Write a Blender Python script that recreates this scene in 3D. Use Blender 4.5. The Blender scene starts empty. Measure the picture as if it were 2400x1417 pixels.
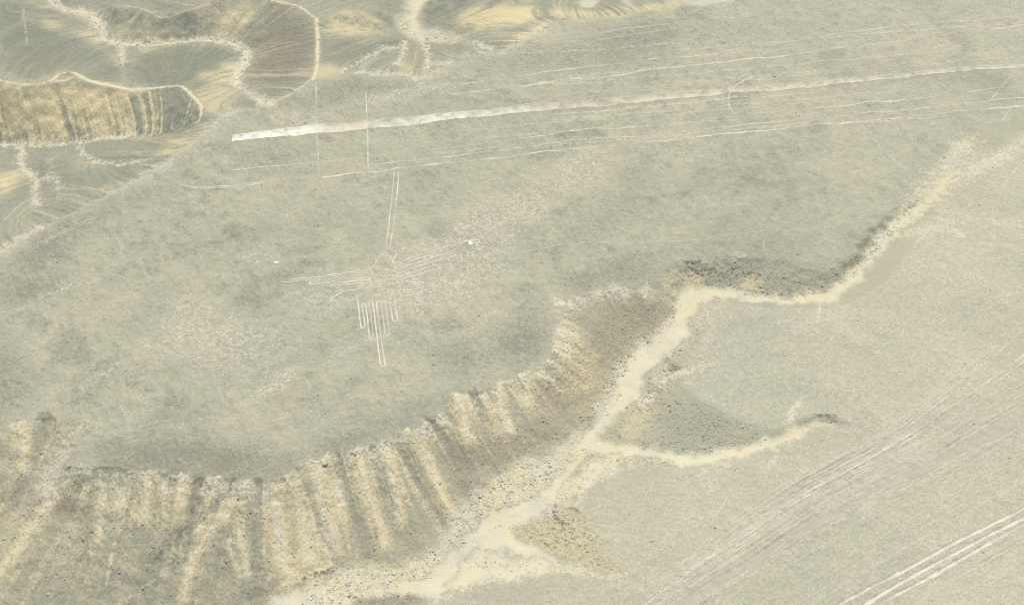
import bpy, math
import numpy as np

# ------------------------------------------------------------------ camera, light, exposure
scene = bpy.context.scene
CAM_H = 372.0
PITCH = math.radians(45.0)
HFOV = math.radians(35.0)
SUN_EL = math.radians(69.0)
SUN_AZ = math.radians(9.0)          # clockwise from the view direction (+y)

cam_d = bpy.data.cameras.new("camera")
cam_d.sensor_fit = 'HORIZONTAL'
cam_d.angle = HFOV
cam_d.clip_start = 1.0
cam_d.clip_end = 20000.0
cam = bpy.data.objects.new("camera", cam_d)
cam.location = (0, 0, CAM_H)
cam.rotation_euler = (math.pi / 2 - PITCH, 0, 0)
scene.collection.objects.link(cam)
scene.camera = cam

world = bpy.data.worlds.new("World")
scene.world = world
world.use_nodes = True
wn = world.node_tree
bg = wn.nodes["Background"]
sky = wn.nodes.new("ShaderNodeTexSky")
sky.sky_type = 'NISHITA'
sky.sun_disc = False
sky.sun_elevation = SUN_EL
sky.sun_rotation = SUN_AZ
wn.links.new(sky.outputs[0], bg.inputs[0])
bg.inputs[1].default_value = 0.10

sun_d = bpy.data.lights.new("sun", 'SUN')
sun_d.energy = 4.0
sun_d.angle = math.radians(0.5)
sun_d.color = (1.0, 0.94, 0.83)
sun = bpy.data.objects.new("sun", sun_d)
sdir = (math.cos(SUN_EL) * math.sin(SUN_AZ), math.cos(SUN_EL) * math.cos(SUN_AZ), math.sin(SUN_EL))
import mathutils
sun.rotation_euler = mathutils.Vector(sdir).to_track_quat('Z', 'Y').to_euler()
sun.location = (0, 300, 600)
scene.collection.objects.link(sun)

vs = scene.view_settings
vs.view_transform = 'Standard'
vs.look = 'None'
vs.exposure = 0.45
vs.gamma = 1.0
scene.cycles.max_bounces = 4
scene.cycles.diffuse_bounces = 2
scene.cycles.volume_bounces = 1
scene.cycles.transparent_max_bounces = 12
scene.cycles.use_denoising = False
scene.cycles.filter_width = 1.1

# ------------------------------------------------------------------ helpers: rays, noise, grids
rng = np.random.default_rng(11)
K = 2 * math.tan(HFOV / 2) / 2400.0
cp, sp = math.cos(PITCH), math.sin(PITCH)


def ray(p):
    p = np.atleast_2d(np.asarray(p, float))[:, :2]
    a = (p[:, 0] - 1200) * K
    b = (708.5 - p[:, 1]) * K
    return np.stack([a, cp + b * sp, -sp + b * cp], 1)


def at_z(p, z):
    """the place on the level z that a traced point of the survey picture shows"""
    d = ray(p)
    t = (np.asarray(z) - CAM_H) / d[:, 2]
    return d[:, :2] * t[:, None]


DX = 0.30
X0, X1, Y0, Y1 = -246.0, 246.0, 226.0, 616.0
NX = int(round((X1 - X0) / DX)) + 1
NY = int(round((Y1 - Y0) / DX)) + 1
xs = X0 + DX * np.arange(NX)
ys = Y0 + DX * np.arange(NY)
GX, GY = np.meshgrid(xs, ys)
GX = GX.astype(np.float32)
GY = GY.astype(np.float32)

_fy = np.fft.fftfreq(NY, DX)[:, None]
_fx = np.fft.rfftfreq(NX, DX)[None, :]


def spectral(scale, seed, power=1.0, stretch=1.0, ang=0.0, hp=None):
    """smooth random field with features about `scale` metres, unit deviation"""
    r = np.random.default_rng(seed)
    w = np.fft.rfft2(r.standard_normal((NY, NX)).astype(np.float32))
    c, s = math.cos(ang), math.sin(ang)
    u = _fx * c + _fy * s
    v = -_fx * s + _fy * c
    f2 = (u * scale * stretch) ** 2 + (v * scale) ** 2
    filt = 1.0 / (1.0 + f2) ** power
    if hp:
        filt = filt * (1 - np.exp(-((_fx ** 2 + _fy ** 2) * hp * hp)))
    o = np.fft.irfft2(w * filt, (NY, NX))
    o -= o.mean()
    return (o / o.std()).astype(np.float32)


def sstep(a, b, x):
    t = np.clip((x - a) / (b - a), 0, 1)
    return t * t * (3 - 2 * t)


def box(a, r):
    """separable box blur, radius r cells, edge padded"""
    if r < 1:
        return a
    n = 2 * r + 1
    for ax in (0, 1):
        p = [(0, 0), (0, 0)]
        p[ax] = (r + 1, r)
        c = np.cumsum(np.pad(a, p, mode='edge'), axis=ax, dtype=np.float64)
        if ax == 0:
            a = (c[n:] - c[:-n]) / n
        else:
            a = (c[:, n:] - c[:, :-n]) / n
    return a.astype(np.float32)


def inside(X, Y, poly):
    poly = np.asarray(poly, float)
    r = np.zeros(X.shape, bool)
    n = len(poly)
    for i in range(n):
        x1, y1 = poly[i]
        x2, y2 = poly[(i + 1) % n]
        if y1 == y2:
            continue
        m = ((Y >= y1) != (Y >= y2))
        if m.any():
            xm = x1 + (Y[m] - y1) * (x2 - x1) / (y2 - y1)
            r[m] ^= X[m] < xm
    return r


def chaikin(p, it=2, closed=False):
    p = np.asarray(p, float)
    for _ in range(it):
        q = np.roll(p, -1, 0) if closed else p[1:]
        a = p if closed else p[:-1]
        n = np.empty((2 * len(a), p.shape[1]))
        n[0::2] = .75 * a + .25 * q
        n[1::2] = .25 * a + .75 * q
        p = n if closed else np.vstack([p[:1], n, p[-1:]])
    return p


def resample(p, step):
    p = np.asarray(p, float)
    d = np.hypot(*(np.diff(p[:, :2], axis=0).T))
    s = np.concatenate([[0], np.cumsum(d)])
    keep = np.concatenate([[True], d > 1e-6])
    p, s = p[keep], s[keep]
    n = max(2, int(s[-1] / step) + 1)
    t = np.linspace(0, s[-1], n)
    return np.stack([np.interp(t, s, p[:, k]) for k in range(p.shape[1])], 1)


# ------------------------------------------------------------------ the survey: traced outlines (picture x, y, level in metres)
EDGE_SOUTH = [(-120, 1010), (-40, 1005), (10, 1000), (30, 993), (75, 975), (150, 968), (200, 972), (222, 985), (215, 1005), (190, 1020), (165, 1045),
              (158, 1075), (155, 1100), (200, 1104), (290, 1100), (370, 1106), (410, 1112), (470, 1112), (500, 1116), (545, 1120), (570, 1123), (600, 1124),
              (640, 1130), (668, 1114), (700, 1085), (755, 1068), (800, 1052), (850, 1046), (880, 1046), (915, 1022), (945, 1003), (975, 1000), (1000, 985),
              (1045, 960), (1062, 925), (1085, 922), (1110, 925), (1148, 912), (1172, 893), (1205, 885), (1230, 868), (1255, 872), (1290, 828), (1303, 800),
              (1313, 770), (1310, 742), (1322, 722), (1330, 700), (1352, 690), (1390, 682), (1440, 676), (1490, 680), (1530, 650), (1560, 626), (1585, 612),
              (1610, 606), (1660, 606), (1720, 604), (1800, 606)]
EDGE_SOUTH_LOW = [(1800, 606, 0), (1850, 615, -.2), (1900, 625, -.6), (1960, 625, -1.2), (2000, 605, -1.6), (2040, 555, -1.8), (2090, 505, -1.6), (2160, 455, -1.2), (2230, 390, -.7), (2290, 330, -.2)]
EDGE_NORTH = [(-120, 610), (-40, 602), (0, 592), (67, 556), (110, 528), (167, 503), (220, 475), (250, 456), (300, 441), (320, 415), (350, 398), (400, 380),
              (430, 352), (480, 316), (505, 288), (520, 274), (560, 260), (600, 253), (640, 251), (655, 236), (700, 218), (735, 198), (770, 190), (800, 184),
              (850, 172), (890, 176), (933, 174), (985, 190), (1030, 170), (1050, 150), (1090, 138), (1130, 126), (1167, 124), (1200, 108), (1230, 88), (1275, 61),
              (1330, 42), (1390, 46), (1450, 38), (1530, 22), (1600, 14), (1650, 14), (1733, -2), (1800, -20), (1900, -60), (1980, -140)]
# terrace on the right: a plane-ish surface fitted through levels read along its rim
TERRACE = [(2400, 300, 0), (2290, 345, -.6), (2180, 480, -2.2), (2060, 640, -3.8), (1967, 705, -4.5), (1860, 716, -5.0), (1700, 715, -6.0), (1620, 870, -7.6), (1660, 955, -7.6),
           (1800, 1015, -7.2), (1950, 975, -7.0), (1467, 1091, -9.0), (1363, 1144, -10.3), (1353, 1184, -10.8), (1413, 1284, -11.2), (1460, 1340, -12), (1250, 1350, -14.5),
           (1100, 1374, -15.6), (1013, 1411, -16.6), (2400, 1000, -5.5), (2400, 1417, -8.5), (1900, 1417, -11.0), (2000, 1100, -7.6), (2300, 600, -2.6), (2150, 800, -5)]
TERRACE_POLYS = [
    # main terrace right of the channel and south of the tributary
    [(2300, 345), (2200, 480), (2090, 650), (1985, 712), (1925, 722), (1860, 722), (1800, 716), (1730, 712), (1690, 722), (1665, 760), (1640, 800), (1610, 840), (1590, 868), (1600, 905),
     (1640, 940), (1690, 965), (1740, 992), (1800, 1010), (1860, 992), (1920, 970), (1960, 972), (1990, 1000), (1950, 1000), (1900, 1010), (1867, 1030), (1813, 1052), (1700, 1079), (1647, 1099), (1597, 1095),
     (1533, 1076), (1467, 1095), (1417, 1115), (1375, 1144), (1356, 1178), (1366, 1205), (1382, 1230), (1411, 1280), (1420, 1306), (1463, 1327), (1490, 1360), (1440, 1352), (1380, 1342), (1333, 1350), (1250, 1350),
     (1210, 1357), (1160, 1360), (1093, 1380), (1013, 1420), (960, 1500), (2600, 1500), (2600, 345)]]
CHANNEL = [(2330, 300, -.3), (2290, 345, -.9), (2235, 405, -1.6), (2160, 475, -2.6), (2080, 550, -3.6), (2020, 620, -4.6), (1960, 685, -5.4), (1900, 702, -5.8), (1840, 706, -6.2), (1760, 698, -6.8), (1690, 685, -7.4),
           (1640, 695, -7.9), (1605, 730, -8.6), (1570, 780, -9.4), (1520, 820, -10.2), (1480, 870, -10.9), (1455, 930, -11.6), (1430, 980, -12.2), (1390, 1030, -12.8), (1350, 1090, -13.6), (1300, 1150, -14.6),
           (1230, 1200, -15.6), (1160, 1265, -16.6), (1090, 1300, -17.2), (1040, 1340, -18), (960, 1375, -19), (880, 1390, -19.8), (800, 1390, -20.5), (700, 1400, -21.5), (600, 1440, -22.5), (400, 1520, -24.5), (100, 1600, -27)]
TRIBUTARY = [(1955, 988, -7.7), (1900, 1000, -8.2), (1860, 1016, -8.8), (1800, 1041, -9.6), (1700, 1060, -10.6), (1640, 1080, -11.2), (1560, 1064, -11.8), (1480, 1053, -12.4), (1420, 1045, -12.8)]
TONGUE = [(1200, 1255, -16.2), (1260, 1303, -15.6), (1330, 1327, -14.8), (1380, 1337, -13.6)]
FOOT = [(700, 1372, -20.5), (800, 1341, -19.3), (900, 1327, -18.3), (985, 1315, -17.4), (1030, 1264, -16.2), (1060, 1230, -15.6), (1117, 1165, -14.4), (1193, 1100, -13.5), (1290, 1060, -12.9), (1347, 1020, -12.3), (1400, 955, -11.6),
        (1443, 872, -10.8), (1480, 825, -10.2), (1530, 782, -9.5), (1565, 740, -8.8), (1590, 700, -8.0), (1612, 678, -7.4), (1690, 672, -7.1), (1740, 680, -6.8), (1790, 690, -6.5), (1840, 697, -6.1), (1900, 690, -5.7), (1950, 672, -5.2), (1990, 640, -4.7), (2030, 590, -4.0), (2080, 530, -3.2), (2160, 465, -2.3)]
FLOOR_FAR = [(700, 1372, -20.5), (600, 1440, -24.5), (400, 1470, -28), (200, 1500, -31), (0, 1540, -34), (-150, 1560, -36)]
GULLY_WEST = [(215, 1005, -.2), (170, 1060, -3.5), (120, 1125, -9), (60, 1220, -17), (0, 1330, -25), (-60, 1430, -32)]
SPUR_WEST = [(60, 985, -.3), (40, 1050, -5), (10, 1130, -12), (-60, 1230, -20)]

HILL_LINES = [
    # valley floors
    [(100, -60, -27), (117, 0, -25), (150, 24, -23.5), (200, 28, -22.5), (230, 43, -21.5), (240, 67, -20.5), (240, 93, -19.5), (283, 100, -18.8), (350, 105, -18), (433, 98, -16.8), (500, 92, -15.6), (550, 103, -14.2),
     (583, 120, -13), (580, 140, -11.8), (556, 172, -10.2), (553, 197, -8.6), (573, 213, -7), (600, 228, -5.2), (627, 240, -3)],
    [(-60, 338, -25), (0, 338, -23), (53, 339, -21.6), (133, 340, -19), (187, 330, -17.4), (253, 322, -15.2), (317, 317, -13), (413, 313, -9), (450, 292, -6)],
    [(53, 345, -21.6), (50, 380, -20.6), (60, 402, -19.6), (90, 422, -18.2), (78, 455, -16.4), (90, 480, -14), (60, 520, -9)],
    [(187, 335, -17.4), (200, 362, -16.2), (225, 382, -14.6), (290, 385, -11.6), (340, 374, -9), (385, 355, -6.5), (430, 328, -4.5)],
    [(283, 104, -18.8), (288, 130, -16.5), (285, 160, -13), (290, 195, -7.5)],
    [(1000, -60, -22), (987, 0, -20), (973, 23, -19), (970, 60, -17.6), (977, 85, -16.6), (1017, 92, -15.4), (1083, 94, -12), (1133, 108, -7.5), (1160, 116, -3.5)],
    [(967, 95, -16), (947, 125, -11), (930, 150, -6)],
    [(1000, 100, -15.5), (1003, 130, -10), (1000, 165, -4)],
    [(1340, -60, -15), (1367, 10, -9), (1385, 32, -3)],
    [(745, 60, -3), (800, 62, -6), (870, 72, -10), (930, 82, -15)],
    # crests
    [(-60, 180, -5), (0, 187, -4), (30, 196, -4), (60, 200, -4), (117, 194, -3.2), (143, 174, -1.6), (165, 172, -1.6), (200, 188, -2.2), (260, 200, -2.6), (300, 211, -3), (360, 207, -2.6), (420, 199, -1.4), (440, 215, -1.4),
     (465, 238, -1.6), (473, 250, -1.7), (470, 275, -1.8), (462, 285, -2.2)],
    [(420, 199, -1.4), (480, 200, -3.2), (530, 202, -6.5)],
    [(300, 150, -11), (360, 125, -10), (430, 120, -9.5), (500, 126, -9.5), (540, 140, -10)],
    [(620, -40, -3.5), (637, 2, -3), (670, 7, -2.8), (707, 17, -2.4), (740, 45, -1.8), (745, 100, -1.2), (743, 167, -.8), (735, 195, -.3)],
    [(267, 17, -14), (333, 20, -11), (377, 40, -10), (467, 18, -7), (520, -10, -5)],
    [(60, 6, -11), (58, 60, -12), (66, 110, -12), (80, 150, -10)],
    [(20, 90, -11), (66, 110, -11)],
    [(740, 45, -1.8), (830, 28, -5), (900, 20, -10)],
    [(745, 130, -1), (830, 120, -3), (900, 112, -6)],
    [(1040, -20, -9), (1130, -25, -6), (1220, 0, -6), (1275, 22, -7)],
    [(100, 372, -15), (150, 365, -14), (160, 400, -13), (200, 420, -9), (250, 440, -3)],
    [(0, 380, -17), (0, 440, -14), (10, 500, -11)],
]

ZS = 0.66          # levels above were read steep; the ground is gentler

# ------------------------------------------------------------------ base relief: levels spread smoothly between the traced lines
BX0, BX1, BY0, BY1 = -290.0, 290.0, 190.0, 700.0


def line_points(pts):
    pts = np.asarray(pts, float)
    if pts.shape[1] == 2:
        pts = np.column_stack([pts, np.zeros(len(pts))])
    pts = pts * np.array([1, 1, ZS])
    xy = at_z(pts, pts[:, 2])
    return np.column_stack([xy, pts[:, 2]])


L_EDGE_S = line_points(EDGE_SOUTH)
L_EDGE_SL = line_points(EDGE_SOUTH_LOW)
L_EDGE_N = line_points(EDGE_NORTH)
plateau_xy = np.vstack([L_EDGE_S[:, :2], L_EDGE_SL[1:, :2], at_z([(2400, 260), (2700, 200)], 0), [[900, 560], [900, 900], [420, 900]], L_EDGE_N[::-1, :2], [[-900, 440], [-900, 300]]])
terr = line_points(TERRACE)
_T = np.column_stack([np.ones(len(terr)), terr[:, 0] / 100, (terr[:, 1] - 350) / 100, (terr[:, 0] / 100) ** 2, terr[:, 0] * (terr[:, 1] - 350) / 1e4, ((terr[:, 1] - 350) / 100) ** 2])
_c = np.linalg.lstsq(_T, terr[:, 2], rcond=None)[0]


def terrace_z(x, y):
    x = np.clip(x, -80, 260) / 100
    y = np.clip((y - 350), -130, 190) / 100
    z = _c[0] + _c[1] * x + _c[2] * y + _c[3] * x * x + _c[4] * x * y + _c[5] * y * y
    return np.minimum(z, -0.15)


def unproject_terrace(p):
    z = np.full(len(p), -6.0)
    for _ in range(12):
        xy = at_z(p, z)
        z = terrace_z(xy[:, 0], xy[:, 1])
    return at_z(p, z)


terr_polys = [unproject_terrace(np.asarray(q, float)) for q in TERRACE_POLYS]


def solve():
    Z = None
    for step, iters in ((8.0, 500), (4.0, 300), (2.0, 220), (1.0, 160)):
        nx = int((BX1 - BX0) / step) + 1
        ny = int((BY1 - BY0) / step) + 1
        X, Y = np.meshgrid(BX0 + step * np.arange(nx), BY0 + step * np.arange(ny))
        fix = np.zeros((ny, nx), bool)
        val = np.zeros((ny, nx))
        for q in terr_polys:
            m = inside(X, Y, q)
            fix |= m
            val[m] = terrace_z(X[m], Y[m])
        m = inside(X, Y, plateau_xy)
        fix |= m
        val[m] = np.where(inside(X[m], Y[m], plateau_xy), 0, 0)
        # the plateau sinks gently into the channel head on the right
        hx = np.clip((X - 60) / 120, 0, 1) * np.clip((430 - Y) / 60, 0, 1)
        for L in (CHANNEL, TRIBUTARY, TONGUE, FOOT, FLOOR_FAR, GULLY_WEST, SPUR_WEST, EDGE_SOUTH_LOW) + tuple([[(u, v, 1.35 * z) for u, v, z in L] for L in HILL_LINES]):
            r = resample(line_points(L), step * 0.4)
            j = np.round((r[:, 0] - BX0) / step).astype(int)
            i = np.round((r[:, 1] - BY0) / step).astype(int)
            ok = (i >= 0) & (i < ny) & (j >= 0) & (j < nx)
            fix[i[ok], j[ok]] = True
            val[i[ok], j[ok]] = r[ok, 2]
        if Z is None:
            Z = np.where(fix, val, -8.0)
        else:
            oy, ox = Z.shape
            fi = np.clip(np.arange(ny) * (oy - 1) / (ny - 1), 0, oy - 1.001)
            fj = np.clip(np.arange(nx) * (ox - 1) / (nx - 1), 0, ox - 1.001)
            i0 = fi.astype(int)
            j0 = fj.astype(int)
            a = (fi - i0)[:, None]
            b = (fj - j0)[None, :]
            Z = (Z[i0][:, j0] * (1 - a) * (1 - b) + Z[i0 + 1][:, j0] * a * (1 - b) + Z[i0][:, j0 + 1] * (1 - a) * b + Z[i0 + 1][:, j0 + 1] * a * b)
            Z = np.where(fix, val, Z)
        for _ in range(iters):
            P = np.pad(Z, 1, mode='edge')
            N = (P[:-2, 1:-1] + P[2:, 1:-1] + P[1:-1, :-2] + P[1:-1, 2:]) / 4
            Z = np.where(fix, val, N)
    return Z


Zc = solve()


def sample_grid(A, x, y, x0, y0, st):
    fx = np.clip((x - x0) / st, 0, A.shape[1] - 1.001)
    fy = np.clip((y - y0) / st, 0, A.shape[0] - 1.001)
    j = fx.astype(int)
    i = fy.astype(int)
    a = fx - j
    b = fy - i
    return A[i, j] * (1 - a) * (1 - b) + A[i, j + 1] * a * (1 - b) + A[i + 1, j] * (1 - a) * b + A[i + 1, j + 1] * a * b


_wx = 0.9 * spectral(7, 1) + 0.5 * spectral(2.5, 2)
_wy = 0.9 * spectral(7, 3) + 0.5 * spectral(2.5, 4)
SMOOTH = box(box(sample_grid(Zc, GX, GY, BX0, BY0, 1.0).astype(np.float32), 5), 5)
BASE = sample_grid(Zc, GX + _wx * .55, GY + _wy * .55, BX0, BY0, 1.0).astype(np.float32)
BASE = box(box(BASE, 2), 2)


def hz(x, y, A=None):
    return sample_grid(BASE if A is None else A, x, y, X0, Y0, DX)


def P(p):
    """traced picture points -> ground x, y on the relief"""
    p = np.asarray(p, float)[:, :2]
    z = np.full(len(p), -5.0)
    for _ in range(40):
        xy = at_z(p, z)
        z = 0.5 * z + 0.5 * hz(xy[:, 0], xy[:, 1])
    return at_z(p, z)


def win(x0, x1, y0, y1):
    j0 = int(np.clip((x0 - X0) / DX, 0, NX - 1))
    j1 = int(np.clip((x1 - X0) / DX + 2, 1, NX))
    i0 = int(np.clip((y0 - Y0) / DX, 0, NY - 1))
    i1 = int(np.clip((y1 - Y0) / DX + 2, 1, NY))
    return slice(i0, max(i1, i0 + 1)), slice(j0, max(j1, j0 + 1))


def area(mask, px, val=1.0, soft=1.0, warp=1.0, mode='max', smooth=True):
    """a patch of one material: a traced outline laid on the ground, ragged by noise, soft-edged"""
    q = P(px)
    if smooth:
        q = chaikin(q, 2, True)
    m = soft * 2 + warp * 3 + 1
    si, sj = win(q[:, 0].min() - m, q[:, 0].max() + m, q[:, 1].min() - m, q[:, 1].max() + m)
    b = inside(GX[si, sj] + warp * _wx[si, sj], GY[si, sj] + warp * _wy[si, sj], q).astype(np.float32)
    r = int(round(soft / DX / 2))
    b = box(box(b, r), r) * val
    if mode == 'max':
        mask[si, sj] = np.maximum(mask[si, sj], b)
    elif mode == 'add':
        mask[si, sj] += b
    else:
        mask[si, sj] *= 1 - b


def dist_line(q, R):
    si, sj = win(q[:, 0].min() - R, q[:, 0].max() + R, q[:, 1].min() - R, q[:, 1].max() + R)
    i_off, j_off = si.start, sj.start
    D = np.full((si.stop - si.start, sj.stop - sj.start), 1e3, np.float32)
    for a, c in zip(q[:-1], q[1:]):
        ti, tj = win(min(a[0], c[0]) - R, max(a[0], c[0]) + R, min(a[1], c[1]) - R, max(a[1], c[1]) + R)
        X = GX[ti, tj]
        Y = GY[ti, tj]
        d = c[:2] - a[:2]
        L2 = float(d @ d) + 1e-9
        t = np.clip(((X - a[0]) * d[0] + (Y - a[1]) * d[1]) / L2, 0, 1)
        dd = np.hypot(X - a[0] - t * d[0], Y - a[1] - t * d[1])
        li = slice(ti.start - i_off, ti.stop - i_off)
        lj = slice(tj.start - j_off, tj.stop - j_off)
        D[li, lj] = np.minimum(D[li, lj], dd)
    return si, sj, D


def stroke(mask, px, w, val=1.0, soft=None, warp=0.6, mode='max', ground=False, field=None):
    """a streak of one material along a traced line, w metres wide"""
    q = np.asarray(px, float) if ground else P(px)
    q = chaikin(q, 2)
    soft = w * .6 if soft is None else soft
    si, sj, D = dist_line(q, w / 2 + soft + 3 * warp)
    D = D + warp * (_n1 if field is None else field)[si, sj]
    b = val * (1 - sstep(w / 2 - soft / 2, w / 2 + soft / 2, D))
    if mode == 'max':
        mask[si, sj] = np.maximum(mask[si, sj], b)
    elif mode == 'add':
        mask[si, sj] += b
    else:
        mask[si, sj] *= 1 - b


_n1 = spectral(2.2, 5)
_n05 = spectral(0.7, 6)
_n6 = spectral(6, 7)
_n20 = spectral(20, 8)
_n60 = spectral(55, 9)

# ------------------------------------------------------------------ slope, fall lines
gy, gx = np.gradient(SMOOTH, DX)
SL = np.hypot(gx, gy)
slope = sstep(.07, .28, SL)

Q = 2
lx = gx[::Q, ::Q] / (SL[::Q, ::Q] + 1e-4)
ly = gy[::Q, ::Q] / (SL[::Q, ::Q] + 1e-4)
lny, lnx = lx.shape
_rf = np.zeros((NY, NX), np.float32)
_q = P([(-60, 195), (60, 205), (200, 200), (300, 214), (420, 205), (470, 240), (465, 285), (420, 315), (250, 322), (130, 338), (-60, 338)])
_rf = box(inside(GX, GY, _q).astype(np.float32), 6)[::Q, ::Q]
_ca, _sa = np.cos(.62 * _rf), np.sin(.62 * _rf)
lx, ly = lx * _ca - ly * _sa, lx * _sa + ly * _ca


def fall_streaks(seed, scale, steps):
    """noise smeared along the fall line: rills, chutes and debris streaks"""
    n = spectral(scale, seed)[::Q, ::Q]
    n = n / n.std()
    acc = n.copy()
    for sgn in (1, -1):
        fi, fj = np.mgrid[0:lny, 0:lnx].astype(np.float32)
        for k in range(steps):
            i = np.clip(np.round(fi), 0, lny - 1).astype(np.int32)
            j = np.clip(np.round(fj), 0, lnx - 1).astype(np.int32)
            fi = fi + sgn * ly[i, j]
            fj = fj + sgn * lx[i, j]
            acc += n[np.clip(np.round(fi), 0, lny - 1).astype(np.int32), np.clip(np.round(fj), 0, lnx - 1).astype(np.int32)]
    m = SL[::Q, ::Q] > .08
    acc = (acc - acc[m].mean()) / acc[m].std() * sstep(.02, .07, SL[::Q, ::Q])
    yi = np.minimum(np.arange(NY) / Q, lny - 1.001)
    xi = np.minimum(np.arange(NX) / Q, lnx - 1.001)
    i0 = yi.astype(int)
    j0 = xi.astype(int)
    a = (yi - i0)[:, None].astype(np.float32)
    b = (xi - j0)[None, :].astype(np.float32)
    return acc[i0][:, j0] * (1 - a) * (1 - b) + acc[i0 + 1][:, j0] * a * (1 - b) + acc[i0][:, j0 + 1] * (1 - a) * b + acc[i0 + 1][:, j0 + 1] * a * b


RILL = fall_streaks(21, .7, 26)
CHUTE = fall_streaks(22, 2.4, 40)
FLUTE = fall_streaks(23, 6.0, 60)

plat = box(inside(GX + .5 * _wx, GY + .5 * _wy, plateau_xy).astype(np.float32), 1)
north = (GY > 430) & (GX < 150)          # which side of the plateau a slope is on
edge_n = np.interp(GX[0], np.sort(L_EDGE_N[:, 0]), L_EDGE_N[np.argsort(L_EDGE_N[:, 0]), 1])
HILL = (1 - plat) * (GY > np.minimum(edge_n[None, :], 600) - 12) * (GX < 140)
CANY = (1 - plat) * (1 - HILL)

# ------------------------------------------------------------------ materials of the ground (0..1 coverage)
sand = np.zeros((NY, NX), np.float32)     # cream wash sand
ochre = np.zeros((NY, NX), np.float32)    # yellow slope dust
pale = np.zeros((NY, NX), np.float32)     # whitish caliche and cleared ground
dark = np.zeros((NY, NX), np.float32)     # dark varnished gravel
red = np.zeros((NY, NX), np.float32)      # reddish brown gravel
stony = np.zeros((NY, NX), np.float32)    # how many loose stones lie there
rock = np.zeros((NY, NX), np.float32)     # broken rock, rough relief

# ---- dry wash
WASH = [(2172, 462), (2080, 528), (2030, 588), (2008, 612), (1985, 648), (1955, 672), (1900, 688), (1840, 697), (1790, 690), (1735, 678), (1690, 668), (1640, 668), (1605, 680), (1585, 710), (1568, 738),
        (1548, 765), (1520, 792), (1487, 812), (1465, 850), (1443, 895), (1425, 940), (1405, 978), (1372, 1012), (1347, 1036), (1336, 1075), (1300, 1117), (1273, 1151), (1217, 1174), (1140, 1208), (1107, 1241), (1083, 1274), (1040, 1314),
        (967, 1360), (890, 1366), (800, 1368), (690, 1380), (600, 1430), (700, 1440), (860, 1400), (940, 1396), (1000, 1400), (1030, 1395), (1060, 1360), (1082, 1325), (1086, 1294), (1167, 1292), (1235, 1303), (1300, 1322), (1372, 1338), (1333, 1321), (1267, 1294),
        (1213, 1264), (1200, 1241), (1240, 1215), (1297, 1190), (1310, 1160), (1325, 1125), (1347, 1091), (1387, 1062), (1440, 1060), (1500, 1066), (1550, 1072), (1597, 1087), (1647, 1092), (1700, 1072), (1813, 1048), (1867, 1026), (1900, 1005), (1952, 994),
        (1948, 982), (1893, 996), (1827, 1020), (1790, 1034), (1693, 1047), (1643, 1070), (1600, 1066), (1550, 1054), (1483, 1044), (1433, 1040), (1405, 1022), (1412, 1000), (1446, 970), (1485, 940), (1500, 900), (1535, 855), (1565, 822), (1600, 795),
        (1612, 755), (1637, 722), (1655, 702), (1690, 693), (1740, 700), (1800, 706), (1860, 714), (1940, 709), (1968, 700), (2010, 655), (2050, 605), (2100, 560), (2130, 520), (2165, 490)]
area(sand, WASH, 1.0, 1.0, .9)
stroke(sand, [(2125, 510), (2170, 470), (2205, 435), (2230, 400)], 5.5, .85, 4, 1.2)
stroke(sand, [(2200, 440), (2235, 395), (2262, 345), (2285, 330)], 4, .5, 4, 1.2)
stroke(sand, [(2400, 330), (2350, 365), (2280, 400), (2220, 430), (2170, 470)], 5, .55, 5, 1)
stroke(sand, [(2262, 345), (2215, 420), (2150, 480)], 8, .6, 5, 1)
stroke(sand, [(2130, 550), (2165, 532), (2217, 531), (2250, 545)], 3.2, .5, 3, 1)
stroke(sand, [(2240, 515), (2200, 516), (2180, 540)], 2, .5, 2, .8)
stroke(sand, [(2240, 513), (2300, 510), (2380, 525)], 2.5, .28, 2, 1)
# bouldery sand along the foot of the cliff
BOULDER_BELT = [(1380, 985), (1347, 1020), (1290, 1062), (1193, 1092), (1117, 1157), (1077, 1195), (1053, 1240), (1030, 1268), (985, 1318), (900, 1330), (800, 1342), (730, 1365), (690, 1384), (860, 1385), (967, 1366), (1040, 1314), (1083, 1274),
                (1107, 1241), (1140, 1208), (1217, 1174), (1273, 1151), (1300, 1117), (1336, 1075), (1360, 1030)]
area(sand, BOULDER_BELT, .88, 2.0, 1.2)
area(stony, BOULDER_BELT, .7, 2.0, 1.4)
area(sand, [(1565, 740), (1530, 775), (1480, 815), (1440, 870), (1405, 940), (1375, 985), (1390, 1005), (1430, 965), (1470, 880), (1500, 810), (1560, 770), (1590, 720)], .7, 2, 1)
area(stony, [(1590, 690), (1530, 765), (1470, 815), (1425, 870), (1385, 940), (1330, 1010), (1390, 1005), (1430, 965), (1470, 880), (1500, 810), (1570, 765), (1605, 700)], .9, 2, .8)
area(stony, [(1690, 655), (1740, 668), (1840, 690), (1900, 680), (1960, 655), (2040, 560), (2160, 450), (2170, 470), (2050, 600), (1980, 665), (1900, 698), (1830, 705), (1740, 690), (1680, 680)], .9, 1.5, .6)
area(sand, [(1690, 690), (1640, 722), (1610, 760), (1600, 800), (1540, 850), (1500, 910), (1540, 925), (1570, 895), (1590, 865), (1560, 850), (1590, 825), (1630, 800), (1660, 750), (1700, 705)], .5, 2.5, 1.4)
area(stony, [(1690, 690), (1640, 722), (1610, 760), (1600, 800), (1540, 850), (1490, 920), (1440, 975), (1560, 960), (1600, 900), (1590, 865), (1590, 825), (1640, 800), (1670, 750), (1700, 705)], .65, 2, 1)
area(stony, [(1410, 1000), (1450, 1040), (1550, 1050), (1640, 1066), (1700, 1046), (1790, 1030), (1690, 1030), (1600, 1050), (1500, 1030)], .9, 1.5, .7)
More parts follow.
